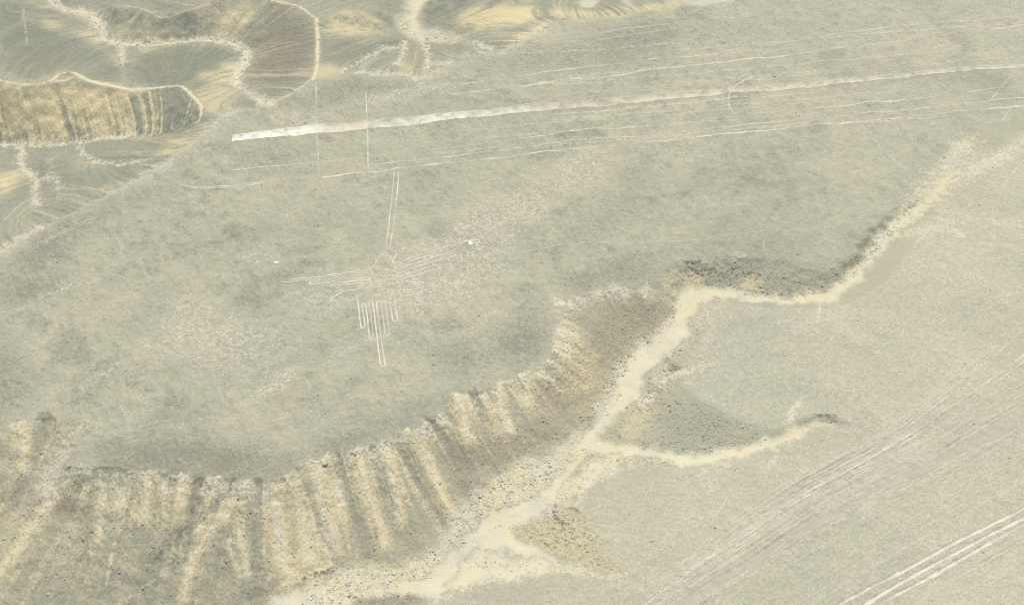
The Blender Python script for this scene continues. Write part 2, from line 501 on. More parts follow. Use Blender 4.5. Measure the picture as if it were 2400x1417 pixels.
stroke(stony, [(1370, 1060), (1420, 1075), (1500, 1075), (1560, 1085)], 5, .7, 3, 1)
area(sand, [(1367, 1137), (1333, 1180), (1300, 1195), (1240, 1220), (1290, 1160), (1330, 1120), (1390, 1070), (1440, 1062), (1500, 1072), (1450, 1095), (1400, 1115)], .92, 2.0, 1.2)
area(stony, [(1367, 1137), (1333, 1180), (1240, 1230), (1290, 1160), (1345, 1110), (1390, 1065), (1480, 1070), (1440, 1100), (1400, 1115)], .55, 2.0, 1.0)
area(sand, [(1086, 1294), (1082, 1327), (1060, 1365), (1020, 1405), (1093, 1372), (1160, 1352), (1210, 1348), (1250, 1342), (1330, 1342), (1370, 1338), (1300, 1322), (1200, 1300)], .95, 2, 1.2)
area(ochre, [(1070, 1350), (1020, 1405), (1093, 1372), (1160, 1352), (1250, 1345), (1330, 1345), (1340, 1335), (1250, 1325), (1150, 1335)], .55, 2, 1)
area(stony, [(1086, 1294), (1085, 1320), (1130, 1335), (1230, 1335), (1360, 1342), (1300, 1320), (1200, 1300)], .5, 2, 1)
# old braids, bars of gravel and threads of brighter silt inside the wash
for px, w, v in [([(2060, 560), (2010, 625), (1965, 680)], .8, .3), ([(1940, 697), (1850, 704), (1760, 694)], .9, .25), ([(1700, 680), (1640, 690), (1600, 740)], 1.2, .25), ([(1640, 705), (1600, 765), (1560, 810)], 1.0, .3), ([(1560, 790), (1500, 830), (1465, 890)], 1.2, .3), ([(1510, 860), (1480, 920), (1440, 965)], 1.4, .35), ([(1430, 960), (1400, 1010), (1365, 1040)], 1.0, .3),
                 ([(1400, 1025), (1350, 1100), (1290, 1165)], 1.2, .3), ([(1320, 1140), (1250, 1200), (1190, 1235)], 1.6, .35), ([(1240, 1195), (1150, 1235), (1110, 1270)], 1.8, .35), ([(1090, 1300), (1040, 1340), (960, 1380)], 1.4, .25), ([(1330, 1328), (1260, 1306), (1180, 1285)], .8, .25), ([(940, 1392), (850, 1385), (760, 1395)], 1.6, .35), ([(1900, 1000), (1800, 1042), (1700, 1062)], .6, .25), ([(1600, 1075), (1500, 1056), (1420, 1046)], .8, .3)]:
    stroke(dark, px, w, v * .55, w, 1.1)
    stroke(stony, px, w * 1.2, v * .8, w, 1.0)
stroke(sand, [(1920, 708), (1922, 728), (1915, 748)], .9, .7, .9, .6)
stroke(sand, [(1640, 1090), (1652, 1104)], .9, .6, .8, .5)
stroke(sand, [(1815, 1045), (1822, 1068), (1800, 1090)], 1.0, .6, .9, .6)
stroke(sand, [(1850, 1012), (1852, 975), (1870, 945)], 1.6, .6, 1.4, .8)
stroke(sand, [(1590, 870), (1625, 868), (1660, 850)], 1.2, .45, 1.2, .8)
stroke(sand, [(1590, 1090), (1640, 1082), (1700, 1085)], 1.4, .6, 1.2, .8)
area(ochre, [(1640, 668), (1600, 690), (1565, 745), (1530, 790), (1490, 815), (1480, 840), (1530, 800), (1580, 760), (1610, 710), (1660, 690)], .3, 2, 1)
area(ochre, [(1450, 975), (1520, 945), (1500, 900), (1470, 930)], .35, 2.5, 1)
area(ochre, [(800, 1345), (900, 1332), (990, 1325), (1050, 1290), (1080, 1300), (1000, 1370), (860, 1372), (740, 1382)], .3, 3, 1.5)
# bluish silt left by the last flow
stroke(dark, [(1595, 785), (1560, 797), (1530, 815), (1505, 835)], 1.6, .8, 1.8, .4)
stroke(dark, [(1180, 1252), (1120, 1262), (1060, 1315), (1000, 1355)], 4, .10, 5, 1)
# soft-coloured island gravel at the bottom
area(dark, [(860, 1400), (930, 1385), (985, 1388), (1010, 1420), (850, 1430), (800, 1410)], .6, 3, 1)
area(stony, [(700, 1385), (830, 1380), (930, 1380), (990, 1390), (1010, 1425), (700, 1430)], .9, 2, 1)

# ---- right-hand banks
BANK_A = [(1303, 1187), (1333, 1184), (1360, 1210), (1382, 1235), (1411, 1280), (1418, 1306), (1465, 1330), (1478, 1372), (1440, 1346), (1385, 1338), (1333, 1312), (1270, 1288), (1225, 1262), (1203, 1242), (1250, 1222), (1300, 1205)]
area(ochre, BANK_A, .5, 2, 1)
area(dark, BANK_A, .1, 2, 1.2)
area(dark, [(1330, 1190), (1360, 1212), (1411, 1285), (1420, 1310), (1465, 1335), (1480, 1380), (1440, 1346), (1400, 1335), (1370, 1290), (1340, 1240)], .3, 2.5, 1.5)
area(ochre, [(1300, 1192), (1302, 1230), (1260, 1250), (1215, 1245), (1250, 1215)], .5, 3, 1)
area(stony, BANK_A, .6, 2, 1.5)
area(rock, BANK_A, .4, 2, 1)
BANK_B = [(1430, 990), (1470, 965), (1510, 950), (1545, 930), (1590, 935), (1640, 945), (1690, 968), (1740, 995), (1800, 1013), (1790, 1030), (1690, 1043), (1640, 1066), (1560, 1050), (1480, 1038), (1412, 1018)]
area(dark, BANK_B, .08, 2, 1)
area(ochre, [(1470, 965), (1510, 945), (1530, 950), (1520, 1000), (1500, 1030), (1440, 1010)], .5, 3, 1.2)
area(dark, [(1530, 945), (1640, 945), (1740, 1000), (1700, 1040), (1620, 1060), (1560, 1040), (1540, 1000)], .22, 3, 1.3)
area(stony, BANK_B, .55, 2, 1.5)
area(dark, [(1553, 835), (1580, 845), (1600, 860), (1620, 868), (1590, 872), (1555, 865)], .95, 1.2, .6)
area(stony, [(1550, 830), (1580, 842), (1610, 862), (1590, 876), (1550, 870)], 1, 1, .6)
stroke(pale, [(1500, 955), (1545, 905), (1560, 892), (1600, 872), (1625, 868)], 1.6, .6, 1.4, .6)
stroke(pale, [(1353, 1184), (1363, 1146), (1417, 1113), (1467, 1093), (1533, 1074), (1590, 1090)], 1.6, .55, 1.6, .7)
stroke(pale, [(1013, 1411), (1093, 1376), (1160, 1356), (1210, 1352), (1222, 1350)], 1.6, .5, 1.6, .8)
stroke(pale, [(1230, 1343), (1216, 1352), (1218, 1362)], 1.8, .6, 1.2, .5)
stroke(pale, [(1370, 1335), (1400, 1350), (1440, 1352), (1465, 1345)], 1.4, .5, 1.2, .5)
BANK_C = [(1585, 612), (1640, 604), (1720, 602), (1800, 606), (1860, 620), (1950, 632), (2010, 600), (2070, 525), (2160, 450), (2150, 475), (2070, 545), (2000, 635), (1950, 668), (1890, 686), (1840, 694), (1780, 688), (1720, 672), (1670, 664), (1600, 665), (1575, 640)]
area(dark, BANK_C, .12, 2, 1.2)
area(dark, [(1790, 640), (1860, 660), (1950, 650), (2010, 600), (2000, 640), (1950, 668), (1890, 684), (1830, 690), (1790, 675)], .35, 2, 1)
area(dark, [(1590, 612), (1690, 606), (1790, 610), (1800, 640), (1750, 650), (1690, 650), (1640, 640), (1600, 640)], .3, 2, 1.2)
area(ochre, [(1605, 640), (1635, 648), (1657, 650), (1658, 672), (1600, 680), (1595, 660)], .75, 1.5, .8)
area(ochre, [(1735, 652), (1765, 648), (1795, 662), (1790, 682), (1750, 676)], .6, 1.5, .8)
area(ochre, [(1575, 630), (1600, 650), (1600, 690), (1565, 725), (1545, 700), (1550, 660)], .45, 3, 1)
area(stony, BANK_C, .5, 1.5, .8)
area(rock, [(1585, 615), (1640, 606), (1720, 606), (1790, 620), (1790, 670), (1690, 665), (1600, 660)], .7, 1.5, .8)

west = 1 - .85 * sstep(5, 45, GX)
# ---- plateau cliff, north-west bank of the wash
CLIFF = [(-120, 1005), (75, 973), (222, 985), (160, 1060), (155, 1103), (290, 1102), (470, 1113), (640, 1131), (700, 1083), (850, 1046), (975, 998), (1062, 925), (1150, 910), (1230, 868), (1313, 770), (1310, 742), (1330, 700), (1440, 676), (1530, 650), (1590, 612),
         (1605, 680), (1565, 740), (1530, 780), (1480, 825), (1443, 872), (1400, 955), (1347, 1020), (1290, 1060), (1193, 1095), (1117, 1160), (1053, 1240), (985, 1315), (900, 1328), (800, 1342), (700, 1372), (600, 1450), (-120, 1560)]
cliff = np.zeros((NY, NX), np.float32)
area(cliff, CLIFF, 1.0, .8, .4, smooth=False)
cliff *= 1 - plat
# talus gravel over all of it, then dust streaks
area(dark, [(60, 1260), (300, 1230), (500, 1240), (540, 1310), (620, 1350), (700, 1365), (600, 1500), (-80, 1560), (-60, 1380)], .6, 8, 3)
area(dark, [(640, 1150), (700, 1180), (860, 1150), (1000, 1130), (1110, 1090), (1190, 1080), (1100, 1170), (1050, 1240), (980, 1315), (820, 1330), (740, 1260), (640, 1230)], .5, 6, 2.5)
area(dark, [(1000, 990), (1050, 970), (1060, 1000), (1190, 1010), (1300, 990), (1380, 930), (1400, 960), (1300, 1050), (1190, 1090), (1040, 1110), (960, 1060)], .62, 5, 2)
area(red, [(1000, 1000), (1190, 1010), (1300, 990), (1380, 930), (1400, 960), (1300, 1050), (1190, 1090), (1040, 1110)], .45, 5, 2)
area(dark, [(1390, 690), (1480, 690), (1560, 690), (1575, 715), (1550, 760), (1500, 790), (1440, 850), (1400, 900), (1385, 800), (1345, 735), (1340, 705)], .78, 2.5, 1.4)
area(red, [(1390, 720), (1560, 690), (1575, 715), (1550, 760), (1500, 790), (1440, 850), (1400, 900), (1385, 800)], .45, 3, 1.4)
area(ochre, [(1362, 790), (1390, 812), (1405, 875), (1390, 912), (1350, 937), (1300, 905), (1287, 875), (1325, 845)], .55, 3, 1)
area(red, [(1362, 790), (1390, 812), (1405, 875), (1400, 930), (1360, 960), (1300, 960), (1240, 960), (1287, 875), (1325, 845)], .6, 4, 1.5)
area(ochre, [(1240, 900), (1290, 900), (1340, 950), (1300, 990), (1240, 960)], .35, 4, 2)
area(ochre, [(1310, 740), (1332, 747), (1355, 760), (1362, 790), (1362, 825), (1337, 845), (1312, 840), (1287, 826), (1302, 800), (1312, 775)], .8, 1.6, .8)
area(pale, [(1310, 742), (1325, 760), (1330, 800), (1350, 810), (1340, 832), (1300, 828), (1302, 800), (1312, 775)], .6, 1.6, 1)
area(pale, [(1295, 702), (1312, 694), (1327, 705), (1322, 718), (1297, 718)], .9, .8, .6)
stroke(pale, [(1290, 733), (1312, 728), (1325, 735)], 1, .7, .8, .4)
CARVE = []
for px, w, m in [
        # dust streaks below the southern rim (ochre coverage)
        ([(113, 1188), (70, 1241), (33, 1294), (7, 1341), (-30, 1400)], 2.4, .8), ([(97, 1265), (95, 1330)], 1, .4), ([(233, 1157), (240, 1197), (233, 1244), (215, 1294)], 3.6, .62), ([(275, 1148), (290, 1178), (270, 1205)], 3.5, .6),
        ([(347, 1142), (335, 1197), (325, 1235)], 1.9, .7), ([(377, 1150), (381, 1186)], 2.2, .6), ([(417, 1157), (418, 1217)], 2.0, .75), ([(440, 1151), (430, 1197)], 1.8, .6), ([(500, 1164), (477, 1197), (457, 1248)], 1.7, .65),
        ([(270, 1271), (258, 1321), (250, 1368)], 1.4, .75), ([(512, 1215), (490, 1251), (467, 1287), (452, 1318)], 1.6, .85), ([(447, 1344), (436, 1385)], 1.3, .6), ([(530, 1222), (537, 1277), (550, 1321), (566, 1352)], 2.0, .75),
        ([(723, 1177), (743, 1227), (753, 1261), (777, 1324)], 2.4, .75), ([(860, 1057), (877, 1104), (880, 1154), (878, 1180)], 2.0, .65), ([(897, 1087), (917, 1131), (927, 1177), (933, 1230)], 3.6, .8), ([(915, 1080), (935, 1110)], 1.6, .5),
        ([(800, 1131), (808, 1185)], 1.6, .6), ([(1020, 1117), (1030, 1146), (1047, 1184), (1068, 1206)], 3.0, .75), ([(1120, 1090), (1131, 1130)], 1.6, .5), ([(987, 1027), (1000, 1051), (1005, 1080)], 2.2, .6),
        ([(1067, 925), (1076, 960), (1090, 985), (1088, 1008)], 3.0, .85), ([(1172, 945), (1170, 970), (1185, 1003)], 2.4, .7), ([(1207, 932), (1222, 962)], 1.9, .8), ([(1293, 895), (1314, 918)], 1.8, .7), ([(1195, 905), (1215, 930)], 3, .5),
        ([(430, 1300), (380, 1340), (330, 1380), (280, 1415)], 1.6, .5), ([(640, 1190), (650, 1260), (640, 1320), (625, 1370)], 2.2, .45), ([(690, 1230), (712, 1290), (715, 1330)], 1.8, .6), ([(640, 1290), (660, 1340), (690, 1372)], 2, .6)]:
    stroke(ochre, px, w * .9, m, w * .8, .45)
    stroke(pale, px, w * .35, m * .45, w * .4, .4)
    CARVE.append((px, w * .7, .45))
area(ochre, [(30, 1015), (80, 1005), (92, 1050), (75, 1100), (50, 1110), (25, 1060)], .55, 2, 1)
area(ochre, [(120, 1000), (150, 1000), (140, 1040), (115, 1040)], .35, 2, 1)
area(pale, [(173, 1026), (133, 1061), (97, 1111), (75, 1155), (113, 1160), (143, 1144), (157, 1104), (160, 1071), (188, 1030)], .55, 1.8, .8)
area(red, [(80, 1165), (130, 1140), (190, 1140), (205, 1160), (215, 1200), (200, 1240), (170, 1230), (120, 1200), (75, 1190)], .55, 2.5, 1)
area(ochre, [(110, 1160), (190, 1140), (210, 1160), (215, 1200), (180, 1220), (130, 1200)], .55, 2.5, 1)
area(red, [(-20, 1130), (20, 1130), (50, 1180), (20, 1230), (-20, 1250)], .5, 3, 1)
area(ochre, [(623, 1184), (660, 1177), (687, 1211), (717, 1264), (707, 1294), (650, 1277), (617, 1277), (613, 1227)], .72, 2, 1)
area(ochre, [(723, 1137), (799, 1117), (830, 1140), (800, 1165), (750, 1180), (725, 1170)], .55, 2.4, 1)
area(ochre, [(737, 1264), (763, 1264), (777, 1324), (743, 1344), (717, 1354), (700, 1344), (650, 1300), (640, 1280), (690, 1290)], .7, 2, 1)
area(pale, [(543, 1134), (567, 1122), (593, 1131), (597, 1157), (590, 1175), (520, 1174)], .45, 1.5, .8)
area(pale, [(155, 1098), (220, 1100), (330, 1098), (400, 1106), (390, 1116), (300, 1110), (160, 1116)], .6, 1.2, .9)
area(pale, [(500, 1118), (545, 1118), (530, 1140), (480, 1145)], .5, 1.4, .8)
area(pale, [(668, 1114), (700, 1085), (755, 1066), (800, 1060), (760, 1090), (700, 1115)], .42, 1.6, 1)
for q in ([(808, 1070), (820, 1050), (857, 1047), (862, 1064), (840, 1070)], [(915, 1017), (940, 1018), (945, 1035), (922, 1042)], [(945, 1004), (973, 1000), (988, 1021), (965, 1028), (947, 1024)],
          [(1066, 922), (1080, 924), (1092, 945), (1080, 965), (1066, 950)], [(1150, 912), (1172, 893), (1184, 902), (1165, 922)], [(1187, 890), (1207, 900), (1200, 915)], [(1212, 884), (1236, 890), (1240, 925), (1225, 915)],
          [(1228, 867), (1243, 874), (1236, 882)], [(1420, 678), (1440, 674), (1478, 680), (1470, 690), (1430, 692)], [(1382, 683), (1405, 680), (1400, 692)], [(14, 1000), (50, 990), (48, 1004), (18, 1010)], [(60, 975), (90, 968), (95, 1000), (70, 1000)],
          [(1575, 605), (1592, 596), (1592, 612), (1580, 614)]):
    area(pale, q, .75, 1.0, .8)
# dark gravel chutes
for px, w in [([(547, 1121), (520, 1161), (483, 1211), (400, 1277), (330, 1334)], 2.6), ([(605, 1128), (603, 1197), (600, 1277), (607, 1344), (600, 1400)], 2.4), ([(100, 975), (100, 1011), (90, 1070), (60, 1130)], 2.2), ([(310, 1122), (310, 1166)], 1.3), ([(465, 1125), (455, 1190), (420, 1250)], 2.6),
              ([(870, 1050), (885, 1110), (905, 1180), (915, 1240)], 2.0), ([(930, 1040), (955, 1100), (990, 1160), (1010, 1220)], 3.0), ([(1010, 985), (1060, 1060), (1090, 1100)], 4), ([(127, 985), (122, 1020)], 1.0), ([(1110, 930), (1130, 990), (1150, 1030)], 3)]:
    stroke(dark, px, w, .6, w, .6)
    CARVE.append((px, w * .9, -.9))
    stroke(ochre, px, w, .8, w, .6, mode='cut')
area(dark, [(520, 1244), (540, 1311), (552, 1377), (545, 1420), (440, 1420), (450, 1327), (483, 1275)], .8, 2, 1)
area(dark, [(640, 1290), (672, 1400), (650, 1420), (630, 1380)], .7, 2, 1)
# broken rock band just below the rim
L = np.array(EDGE_SOUTH)[8:52]
q = P(L)
si, sj, D = dist_line(q, 7)
rim = np.zeros((NY, NX), np.float32)
rim[si, sj] = (1 - sstep(1.5, 6.5, D + 1.2 * _n1[si, sj] + .8 * _n6[si, sj]))
rim *= cliff
rock = np.maximum(rock, rim * .55)
rock = np.maximum(rock, cliff * .08)
pale = np.maximum(pale, rim * .85 * sstep(-.4, .9, CHUTE * .6 + .5 * _n6 + .3 * _n1))
stony = np.maximum(stony, cliff * (.24 + .12 * _n6.clip(-1, 1)))
stony = np.maximum(stony, rim * .2)
sk = np.clip(.55 + .30 * RILL + .32 * CHUTE, 0, 1.15)
ochre = np.maximum(ochre, cliff * .22)
ochre *= 1 + cliff * west * (sk - 1) * .5
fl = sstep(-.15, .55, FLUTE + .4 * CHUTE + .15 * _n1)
creamy = np.zeros((NY, NX), np.float32)
STK = np.clip(.7 * CHUTE + .5 * RILL + .25 * _n6, -2.5, 2.5)
for px, v in [([(225, 1140), (330, 1135), (460, 1135), (560, 1140), (640, 1150), (660, 1200), (560, 1250), (450, 1240), (330, 1240), (225, 1250)], .85), ([(560, 1150), (700, 1120), (830, 1090), (830, 1200), (800, 1330), (720, 1370), (640, 1360), (560, 1300)], 1.0),
              ([(800, 1060), (960, 1010), (1010, 1060), (1010, 1150), (960, 1250), (860, 1260), (800, 1200)], .75), ([(1050, 930), (1150, 910), (1250, 880), (1260, 960), (1200, 1010), (1080, 1010)], .85), ([(1000, 1100), (1060, 1120), (1090, 1200), (1040, 1230)], .8), ([(-20, 1020), (100, 1010), (95, 1090), (20, 1130)], .8),
              ([(-20, 1260), (120, 1180), (250, 1240), (200, 1340), (60, 1420), (-40, 1420)], .45), ([(250, 1240), (620, 1260), (620, 1420), (200, 1420)], .28)]:
    area(creamy, px, v, 7, 3)
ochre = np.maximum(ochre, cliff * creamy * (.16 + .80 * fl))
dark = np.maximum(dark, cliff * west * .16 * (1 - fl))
pale = np.maximum(pale, cliff * creamy * .4 * sstep(.5, 1.0, fl) * sstep(-.3, 1, _n1))
for px, w in [([(575, 1128), (565, 1160), (523, 1214), (455, 1300), (430, 1400)], 3.4), ([(641, 1160), (650, 1220), (660, 1300), (680, 1370)], 8), ([(759, 1070), (742, 1140), (760, 1230), (784, 1300)], 5), ([(835, 1052), (852, 1144), (894, 1245), (900, 1275)], 4.5), ([(907, 1062), (925, 1140), (935, 1215)], 4), ([(958, 1006), (1005, 1080), (1035, 1169), (1062, 1210)], 4.5), ([(1075, 930), (1090, 990), (1100, 1030)], 4.5),
              ([(165, 1110), (110, 1190), (60, 1260), (0, 1345)], 5), ([(45, 1000), (55, 1060), (65, 1105)], 6), ([(512, 1120), (490, 1180), (462, 1240)], 3.6), ([(430, 1116), (422, 1205)], 4.4), ([(345, 1110), (338, 1215)], 4), ([(240, 1140), (235, 1250)], 4), ([(290, 1145), (280, 1200)], 4), ([(385, 1148), (380, 1190)], 3), ([(1170, 900), (1175, 960), (1195, 1010)], 4), ([(1225, 885), (1240, 950)], 4), ([(560, 1240), (580, 1340)], 2), ([(720, 1240), (740, 1330)], 7), ([(790, 1130), (800, 1200)], 5)]:
    stroke(ochre, px, w, .92, w * .8, .8, field=STK)
    stroke(pale, px, w * .3, .6, w * .3, .6, field=STK)
ochre *= 1 - cliff * .35 * sstep(.2, 1.4, -CHUTE - .3 * RILL)
for px, w in [([(549, 1122), (520, 1165), (438, 1228), (337, 1363), (300, 1410)], 3.2), ([(611, 1131), (606, 1228), (603, 1363), (600, 1420)], 3.0), ([(700, 1100), (712, 1130), (742, 1220), (792, 1321)], 2.0), ([(801, 1060), (818, 1169), (860, 1295)], 2.8), ([(881, 1051), (900, 1120), (936, 1245)], 2.6), ([(940, 1030), (995, 1144), (1045, 1245)], 3.5), ([(1005, 980), (1062, 1093), (1100, 1160)], 4.5), ([(1113, 925), (1138, 1009), (1163, 1093)], 3.5), ([(472, 1120), (447, 1245), (405, 1329)], 3.0), ([(100, 975), (98, 1020), (70, 1110), (30, 1180)], 3.5)]:
    stroke(dark, px, w, .55, w * .7, .6, field=STK)
    stroke(red, px, w, .18, w, .8, field=STK)
    stroke(ochre, px, w * .9, .85, w, .8, mode='cut', field=STK)
# every cliff face carries fall-line streaking
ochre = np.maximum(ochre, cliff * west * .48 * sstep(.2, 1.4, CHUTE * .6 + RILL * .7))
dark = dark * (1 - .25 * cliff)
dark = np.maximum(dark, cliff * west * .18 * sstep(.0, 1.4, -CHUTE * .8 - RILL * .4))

ochre *= 1 - plat * (GY < 425)
# ---- northern hills
hill = np.clip(HILL, 0, 1) * np.clip(sstep(-.3, -2.0, BASE) + .2, 0, 1)
dark = np.maximum(dark, hill * .55)
HD = np.zeros((NY, NX), np.float32)
for px, v in [([(0, 60), (60, 50), (110, 60), (240, 110), (290, 150), (300, 205), (200, 185), (150, 165), (120, 185), (0, 180)], .95), ([(-60, 0), (60, 0), (70, 60), (-60, 90)], .95), ([(290, 170), (350, 115), (430, 105), (520, 110), (560, 135), (520, 150), (470, 190), (420, 196), (300, 205)], .95),
              ([(110, 35), (200, 45), (220, 68), (150, 65)], .75), ([(620, 10), (700, 22), (738, 50), (740, 170), (620, 205), (580, 180), (600, 110)], .85), ([(260, 20), (600, -10), (560, 20), (500, 60), (300, 90), (255, 60)], .65),
              ([(400, 235), (455, 240), (470, 265), (455, 285), (400, 300), (330, 305), (370, 260)], .8), ([(60, 365), (180, 370), (190, 400), (280, 405), (300, 400), (200, 455), (90, 480), (30, 520), (-40, 520), (20, 440)], .62), ([(235, 335), (310, 325), (410, 318), (330, 366), (240, 375)], .5),
              ([(748, 100), (923, 80), (960, 90), (940, 125), (800, 165), (748, 165)], .8), ([(985, 25), (1067, -10), (1050, 33), (1010, 60), (990, 60)], .9), ([(1010, 100), (1080, 98), (1120, 118), (1040, 145), (1010, 140)], .7), ([(750, 8), (930, 0), (920, 30), (760, 24)], .6),
              ([(0, 345), (40, 350), (55, 395), (0, 398)], .6)]:
    area(dark, px, v, 4, 1.6)
    if v > .93:
        area(HD, px, 1, 4, 1.6)
area(red, [(617, 17), (700, 22), (740, 53), (740, 173), (690, 195), (617, 195), (590, 170), (605, 100)], .7, 4, 2)
area(red, [(67, 110), (140, 112), (150, 160), (110, 185), (60, 170)], .55, 5, 2)
area(red, [(300, 130), (380, 125), (400, 170), (320, 180)], .35, 5, 2)
area(red, [(760, 105), (870, 95), (880, 130), (770, 150)], .4, 5, 2)
for px, v in [([(560, 10), (595, 14), (575, 85), (530, 90), (487, 85), (520, 40)], .8), ([(530, 147), (563, 142), (556, 170), (547, 198), (483, 198), (477, 167)], 1.0), ([(98, 40), (120, 42), (150, 55), (130, 66), (108, 60)], .9), ([(157, 67), (228, 80), (242, 103), (205, 94)], .85), ([(60, -5), (118, -5), (143, 27), (83, 17)], .8),
              ([(437, 213), (500, 203), (565, 208), (563, 233), (517, 260), (477, 278), (474, 245)], .6), ([(417, 313), (493, 288), (480, 318), (383, 377), (333, 372), (390, 340)], .62), ([(187, 370), (227, 383), (215, 394), (183, 397)], .8), ([(-10, 403), (57, 403), (22, 443), (-10, 467)], 1.0), ([(312, 405), (295, 433), (233, 455), (262, 432)], .7),
              ([(-10, 200), (60, 205), (140, 190), (200, 195), (290, 216), (300, 245), (250, 300), (160, 325), (-10, 328)], .95), ([(290, 214), (420, 205), (440, 230), (380, 300), (250, 312)], .55), ([(750, 45), (800, 28), (917, 47), (912, 77), (800, 85), (750, 70)], .75), ([(1067, 33), (1217, 10), (1270, 22), (1262, 50), (1167, 70), (1067, 62)], .85), ([(250, 60), (300, 70), (350, 95), (260, 95)], .35), ([(330, 60), (400, 55), (420, 90), (340, 98)], .45),
              ([(573, 225), (640, 226), (655, 240), (628, 256), (590, 245)], .8), ([(748, 150), (800, 148), (790, 180), (745, 190)], .6), ([(920, 145), (960, 140), (985, 175), (940, 180)], .5), ([(1140, 108), (1200, 90), (1260, 55), (1330, 30), (1330, 42), (1270, 66), (1200, 112)], .7), ([(1280, 15), (1390, 30), (1520, 10), (1600, -5), (1600, 10), (1520, 25), (1390, 44), (1300, 46)], .7),
              ([(600, 100), (680, 90), (640, 130), (590, 160)], .25)]:
    area(ochre, px, v, 3, 1.4)
stroke(dark, [(790, 42), (867, 60), (915, 64)], 2.5, .6, 3, .8)
stroke(ochre, [(790, 42), (867, 60), (915, 64)], 2.5, .7, 3, .8, mode='cut')
rf = np.repeat(np.repeat(_rf, Q, 0), Q, 1)[:NY, :NX]
ochre *= 1 + rf * (sstep(-.9, .5, CHUTE * .8 + .6 * RILL) - 1) * .75
dark = np.maximum(dark, rf * .62 * sstep(-.1, 1.0, -.6 * CHUTE - .8 * RILL))
ochre *= 1 + np.clip(HILL, 0, 1) * slope * (1 - rf) * (sk - 1) * .55
dark *= 1 + np.clip(HILL, 0, 1) * slope * (np.clip(1.25 - sk, .3, 1.1) - 1) * .3
ochre = np.maximum(ochre, hill * .32 * sstep(.35, 1.8, CHUTE * .9 + RILL * .6))
dark = np.clip(dark + hill * .22 * sstep(.3, 1.6, -CHUTE * .7 - RILL * .7), 0, 1)
ochre = ochre * (1 - .5 * np.clip(HILL, 0, 1) * sstep(.1, 1.4, -CHUTE * .8 - RILL * .6))
ochre *= 1 - .85 * HD * (1 - rf)
red *= 1 - np.clip(HILL, 0, 1) * (.25 + .55 * sstep(-.6, .9, RILL * .6 + CHUTE * .6))
dark *= 1 - .55 * rf * sstep(-.3, .8, .6 * CHUTE + .8 * RILL)
ochre = np.maximum(ochre, rf * .9 * sstep(-.7, .4, .5 * CHUTE + .7 * RILL))
# pale crest path along the ridge
for px, w, v in [([(-20, 184), (30, 196), (60, 200), (117, 195), (170, 184)], 1.3, .9), ([(120, 192), (143, 174), (165, 172), (200, 188), (260, 200), (300, 211), (330, 210)], 3.2, .85), ([(300, 211), (360, 207), (420, 199), (440, 215), (465, 238), (473, 250), (470, 275), (462, 285)], 1.7, .95),
                 ([(637, 2), (670, 7), (707, 17), (740, 45)], 1.6, .6), ([(742, 45), (745, 100), (743, 167), (733, 187)], 2.0, .8), ([(735, 180), (705, 205), (660, 232)], 1.2, .5), ([(56, 20), (56, 40), (64, 105)], .6, .22), ([(377, 43), (333, 20), (300, 15)], 1.0, .35), ([(377, 43), (467, 18)], 1.0, .35)]:
    stroke(ochre, px, w * .9, v * .8, w * .8, .25)
    stroke(pale, px, w * .42, v * .95, w * .35, .14)
# stony wash lines of the hills
for px, w, v in [([(100, -30), (117, 0), (150, 24), (200, 28), (230, 43), (240, 67), (240, 93), (283, 102), (350, 105), (433, 98), (500, 92), (550, 103), (583, 120), (580, 140), (556, 172), (553, 197)], 5.2, .62), ([(553, 197), (573, 213), (600, 228), (640, 246)], 4, .5), ([(150, 24), (220, 40), (235, 70)], 10, .35),
                 ([(-20, 338), (53, 339), (133, 340), (187, 332), (253, 322), (317, 317)], 3.0, .55), ([(53, 345), (50, 380), (60, 402), (90, 422), (78, 455), (90, 480)], 4.0, .5), ([(90, 422), (130, 415), (135, 440)], 4, .4), ([(187, 335), (200, 362), (225, 382), (290, 385), (350, 372)], 2.6, .45),
                 ([(283, 104), (288, 130), (286, 150)], 4, .35), ([(947, 95), (947, 120), (930, 150)], 2.5, .5), ([(990, 95), (1003, 125), (1003, 160)], 2, .5), ([(1110, 100), (1150, 116)], 4, .4), ([(800, 168), (850, 140), (930, 110)], 2, .4)]:
    stroke(sand, px, w * .8, v * 1.25, w * .6, .8)
    stroke(pale, px, w * .22, .35, w * .25, .9)
    stroke(stony, px, w * 1.1, .5, w * .8, 1.0)
area(sand, [(980, -10), (1013, -10), (985, 27), (984, 63), (1033, 77), (1110, 92), (1060, 100), (1000, 95), (965, 88), (927, 70), (933, 33), (963, -10)], .85, 2.5, 1.2)
area(stony, [(1033, 77), (1110, 92), (1060, 100), (1000, 95), (965, 88), (927, 70), (933, 33), (963, -10), (950, 40), (975, 80)], .6, 2.5, 1.2)
area(sand, [(1355, -5), (1400, -5), (1395, 20), (1365, 18)], .8, 2, 1)
area(sand, [(1440, -10), (1480, -10), (1490, 12), (1470, 14)], .7, 2, 1)
area(pale, [(1600, -5), (1730, -10), (1735, 10), (1650, 14), (1600, 12)], .5, 2, 1)
# caliche scatter along the northern rim
for px, w, v in [([(0, 590), (30, 575), (67, 553), (97, 533)], 5, .55), ([(540, 268), (520, 285), (500, 300)], 6, .5), ([(490, 318), (460, 340), (400, 378), (350, 405), (310, 430)], 5, .45), ([(850, 172), (890, 178), (933, 172), (985, 188), (1010, 180), (1050, 150)], 4.5, .62), ([(1100, 128), (1180, 122)], 4, .5), ([(1170, 128), (1230, 95), (1275, 66)], 2.5, .5),
                 ([(1640, 25), (1700, 40), (1750, 25)], 5, .4), ([(290, 440), (230, 470)], 3, .4), ([(310, 432), (330, 430)], 3, .3)]:
    stroke(pale, px, w, v * .85, w, 2.2)

